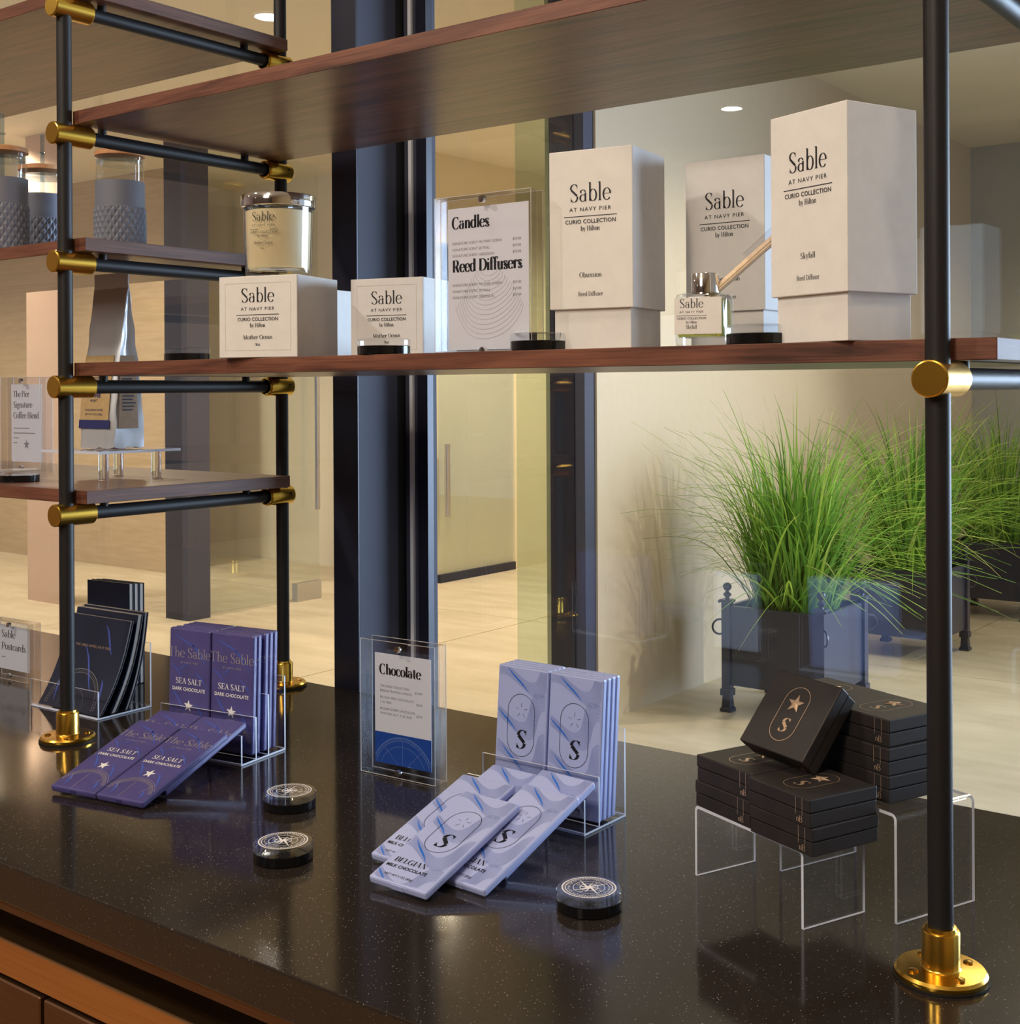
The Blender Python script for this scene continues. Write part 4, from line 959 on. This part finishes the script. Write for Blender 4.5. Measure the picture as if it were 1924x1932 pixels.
put(p, sans('PIER BLEND', .006), 0, .112); p.rect(-.03, .1045, .03, .1050); put(p, sans('COFFEE', .009, 1, .02), 0, .083); put(p, sans('ROAST', .006), 0, .076); put(p, sans('WHOLE BEAN COFFEE', .0045), 0, .0615); put(p, sans('NET WT 12 OZ (340g)', .0045), 0, .0545)
ob('label_print', p.mesh('label_print', 'navy_band', lambda x, y: bag_front(x, y, .0022)), lb)
sd = ob('side_label', MB().add([(.0466, -.024, .033), (.0466, .015, .033), (.0450, .010, .150), (.0450, -.018, .150)], [(0, 1, 2, 3)]).mesh('side_label', 'kraft_side'), t)
p = P2()
for k in range(14): p.rect(-.014, .062 + k * .0055, .006 + .003 * ((k * 7) % 3), .0642 + k * .0055)
ob('side_print', p.mesh('side_print', 'notebook', lambda x, y: (.0472 - (y - .033) / .117 * .0016, x - .002, y)), sd)

# ================================================================== NOTEBOOKS ON THE COUNTER
a = onz(75, 1329, 0); b = onz(196, 1356, 0)
wdn = .150; nby = R(0)
NB = T(b.x - .004, a.y - .002, 0, 2.0)
t = thing('booklet_stand', 'clear acrylic stand holding the navy booklets behind the left brass foot', 'display stand', NB @ T(.006, 0, 0))
ob('base_sheet', sheet_box(-.166, 0, -.002, .095, .0004, .0028, 'z'), t)
ob('front_lip', sheet_box(-.166, 0, -.0045, -.002, .0004, .042, 'y'), t)
ob('back_plate', sheet_box(-.166, 0, .0925, .095, .0028, .100, 'y'), t)
def booklet(label, y0, lean, curve, h, wd, tk, deco):
    tt = thing('booklet', label, 'booklet', NB @ T(0, 0, 0), 'navy booklets in the stand')
    n_ = 14
    def prof(o_):
        out = []
        for i in range(n_ + 1):
            s = i / n_; yy = y0 + h * s * math.sin(R(lean)) + curve * math.sin(PI * s * .5) ** 1.0 * (1 - s) * 2; zz = .0034 + h * s * math.cos(R(lean))
            out.append((yy + o_, zz))
        return out
    def sheetm(nm, o0, o1, m_, x0=-wd, x1=0):
        A, B_ = prof(o0), prof(o1); N = n_ + 1
        vs = [(x, y, z) for x in (x0, x1) for y, z in A] + [(x, y, z) for x in (x0, x1) for y, z in B_]
        fs = []
        for i in range(n_):
            fs += [(i, N + i, N + i + 1, i + 1), (2 * N + i, 2 * N + i + 1, 3 * N + i + 1, 3 * N + i), (i, i + 1, 2 * N + i + 1, 2 * N + i), (N + i, 3 * N + i, 3 * N + i + 1, N + i + 1)]
        fs += [(0, 2 * N, 3 * N, N), (n_, N + n_, 3 * N + n_, 2 * N + n_)]
        return ob(nm, MB().add(vs, fs, 0, False).mesh(nm, m_), tt)
    cov = sheetm('front_cover', 0, .0012, 'notebook'); sheetm('page_block', .0016, tk - .0016, 'pages', -wd + .002, -.0015); sheetm('back_cover', tk - .0012, tk, 'notebook')
    if deco:
        def onp(x, y, o_=-.0005):
            s = min(1, max(0, y / h)); return (x - wd / 2, y0 + h * s * math.sin(R(lean)) + curve * math.sin(PI * s * .5) * (1 - s) * 2 + o_, .0034 + h * s * math.cos(R(lean)))
        p = P2(); put(p, sans('THE SABLE HOTEL NAVY PIER', .0056, 1.15), .0, h * .66)
        ob('cover_title', p.mesh('cover_title', 'gold', onp), cov)
        p = P2()
        for r_, w_ in ((.060, .0007), (.054, .0005), (.030, .0004)): p.rib([q_ for q_ in arc(-.004, .002, r_, r_, 3, 177, 60)], w_)
        for k in range(4, 177, 4): p.rib([(-.004 + .054 * math.cos(R(k)), .002 + .054 * math.sin(R(k))), (-.004 + .060 * math.cos(R(k)), .002 + .060 * math.sin(R(k)))], .0004)
        ob('cover_drawing', p.mesh('cover_drawing', 'grey_ink', onp), cov)
        p = P2()
        for (x0, y0_, x1, y1_) in ((-.02, .10, .03, .03), (.02, .135, .05, .09), (-.055, .05, -.045, .01), (.045, .05, .06, .02)): p.rib([(x0 + (x1 - x0) * i / 6, y0_ + (y1_ - y0_) * i / 6 + .004 * math.sin(i)) for i in range(7)], lambda t_, dx, dy: .0035 * math.sin(PI * min(1, max(0, t_))) + .0002)
        ob('cover_streaks', p.mesh('cover_streaks', 'streak', lambda x, y: onp(x, y, -.0003)), cov)
booklet('front navy booklet in the stand with protractor drawing on its cover', .002, 24, .012, .146, wdn, .006, True)
booklet('middle navy booklet in the stand with pale page edge showing', .024, 20, .012, .150, wdn, .010, False)
booklet('rear navy booklet in the stand, tallest of the three leaning ones', .050, 15, .010, .148, wdn, .007, False)
tb0 = CAM + ray(155, 1103) * 2.19
for k in range(3):
    tt = thing('notebook', ['front tall navy notebook standing upright behind the booklets', 'middle tall navy notebook standing upright behind the booklets', 'rear tall navy notebook standing upright behind the booklets'][k], 'notebook', T(tb0.x, .245 + .0105 * k, .0003, 6), 'tall notebooks behind the booklets')
    h_ = .1700 - .001 * k
    ob('front_cover', rbox('front_cover', 0, .1020, 0, .0010, 0, h_, 'notebook', .0003, 1), tt)
    ob('page_block', MB().box(.001, .1005, .0011, .0087, .001, h_ - .0012).mesh('page_block', 'pages'), tt)
    ob('back_cover', rbox('back_cover', 0, .1020, .0088, .0098, 0, h_, 'notebook', .0003, 1), tt)

# ================================================================== PLANTERS BEYOND THE GLASS
PS = .47
def planter(label, nx, ny, seed, blades, grp='square planters with tall grass'):
    """nx, ny = near right corner (max x, min y)"""
    t = thing('planter', label, 'planter', T(nx - PS / 2, ny + PS / 2, FL), grp)
    h = PS / 2
    zb_, zt_ = .115, .455
    for k, (x0, x1, y0, y1) in enumerate(((-h + .02, h - .02, -h + .012, -h + .03), (-h + .02, h - .02, h - .03, h - .012), (-h + .012, -h + .03, -h + .02, h - .02), (h - .03, h - .012, -h + .02, h - .02))):
        ob('side_panel', MB().box(x0, x1, y0, y1, zb_, zt_).mesh('side_panel', 'planter'), t)
    ob('soil', MB().box(-h + .03, h - .03, -h + .03, h - .03, .13, .41).mesh('soil', 'soil'), t)
    pmesh = MB().box(-.019, .019, -.019, .019, .075, .47).box(-.026, .026, -.026, .026, .47, .482).box(-.024, .024, -.024, .024, .070, .098)
    pmesh.lathe([(.036, .0), (.036, .012), (.028, .02), (.023, .075)], 4, M4=Matrix.Rotation(R(45), 4, 'Z'), smooth=False).mesh
    pmm = pmesh.mesh('corner_post', 'planter')
    fin = MB().lathe([(.010, .482), (.008, .49), (.016, .498), (.018, .505), (.009, .512), (.007, .518), (.016, .526), (.0195, .536), (.016, .547), (.006, .553), (0, .554)], 16, cap=False).mesh('finial', 'planter')
    lf = MB().path([(0, 0, .40), (.012, 0, .435), (.012, 0, .465), (.030, 0, .478), (.040, 0, .47)], .006, 6).mesh('scroll', 'planter')
    rg = MB().path([(.0, .032 * math.cos(2 * PI * i / 16), .365 + .032 * math.sin(2 * PI * i / 16)) for i in range(16)], .0045, 6, closed=True).mesh('ring_handle', 'planter')
    for sx in (-1, 1):
        for sy in (-1, 1):
            c = ob('corner_post', pmm, t, T(sx * (h - .02), sy * (h - .02), 0)); ob('finial', fin, c)
            an = math.degrees(math.atan2(sy, sx)); ob('scroll', lf, c, T(0, 0, 0, an)); ob('ring_handle', rg, c, T(sx * .024, sy * .024, 0, an + 90 if sx * sy > 0 else an + 90))
    # grass tuft: thin arching blades, one joined part
    rr = random.Random(seed); vs = []; fs = []; tones = []
    wl = -1.345 - (nx - PS / 2)
    for b_ in range(blades):
        a = rr.uniform(0, 2 * PI); r0 = math.sqrt(rr.random()) * .18; x = r0 * math.cos(a); y = r0 * math.sin(a)
        short = rr.random() < .30
        hgt = rr.uniform(.25, .60) if short else rr.uniform(.50, 1.06) * (1 - .25 * r0 / .18 * rr.random()); out = (rr.uniform(.20, .58) if short else rr.uniform(.07, .54)) * (.45 + r0 / .18 * .75)
        oa = a + rr.gauss(0, .6)
        if math.cos(oa) < -.2: out *= .72 if rr.random() < .85 else 1.0
        wd = rr.uniform(.0034, .0068); droop = rr.uniform(.02, .30) * (1.3 if short else 1)
        tn = min(1, max(0, rr.gauss(.42 + .12 * short, .22))); bend = rr.uniform(1.25, 2.5); n_ = 11; base = len(vs)
        sx, sy = -math.sin(oa), math.cos(oa); tw = rr.uniform(-.6, .6)
        for j in range(n_):
            s = j / (n_ - 1); d_ = out * s ** bend + droop * .5 * max(0, s - .6) ** 2 * 6; z = .40 + hgt * s - droop * max(0, s - .5) ** 2 * 3.2
            ww = wd * (1 - s ** 2.4) * (.7 + .3 * math.sin(PI * min(1, s * 1.3))) + .0003
            px, py = max(wl + .1 * rr.random(), x + d_ * math.cos(oa)), y + d_ * math.sin(oa) + .02 * tw * s * s
            vs += [(px - sx * ww, py - sy * ww, z - ww * tw * .5), (px + sx * ww, py + sy * ww, z + ww * tw * .5 + .0012)]
            tones += [min(1, tn * (.65 + .55 * s))] * 2
        fs += [(base + 2 * j, base + 2 * j + 1, base + 2 * j + 3, base + 2 * j + 2) for j in range(n_ - 1)]
    me = bpy.data.meshes.new('grass_blades'); me.from_pydata(vs, [], fs); me.materials.append(M['grass'])
    me.polygons.foreach_set('use_smooth', [True] * len(fs))
    ca_ = me.color_attributes.new('tone', 'FLOAT_COLOR', 'POINT'); ca_.data.foreach_set('color', [c for t_ in tones for c in (t_, t_, t_, 1)])
    g_ = ob('grass_blades', me, t); g_['kind'] = 'stuff'
planter('dark square planter of tall grass nearest to the window', -.575, 3.90, 11, 820)
planter('dark square planter of tall grass, second from the window', -.60, 5.36, 23, 760)
planter('dark square planter of tall grass, farthest along the beige wall', -.58, 6.82, 37, 640)
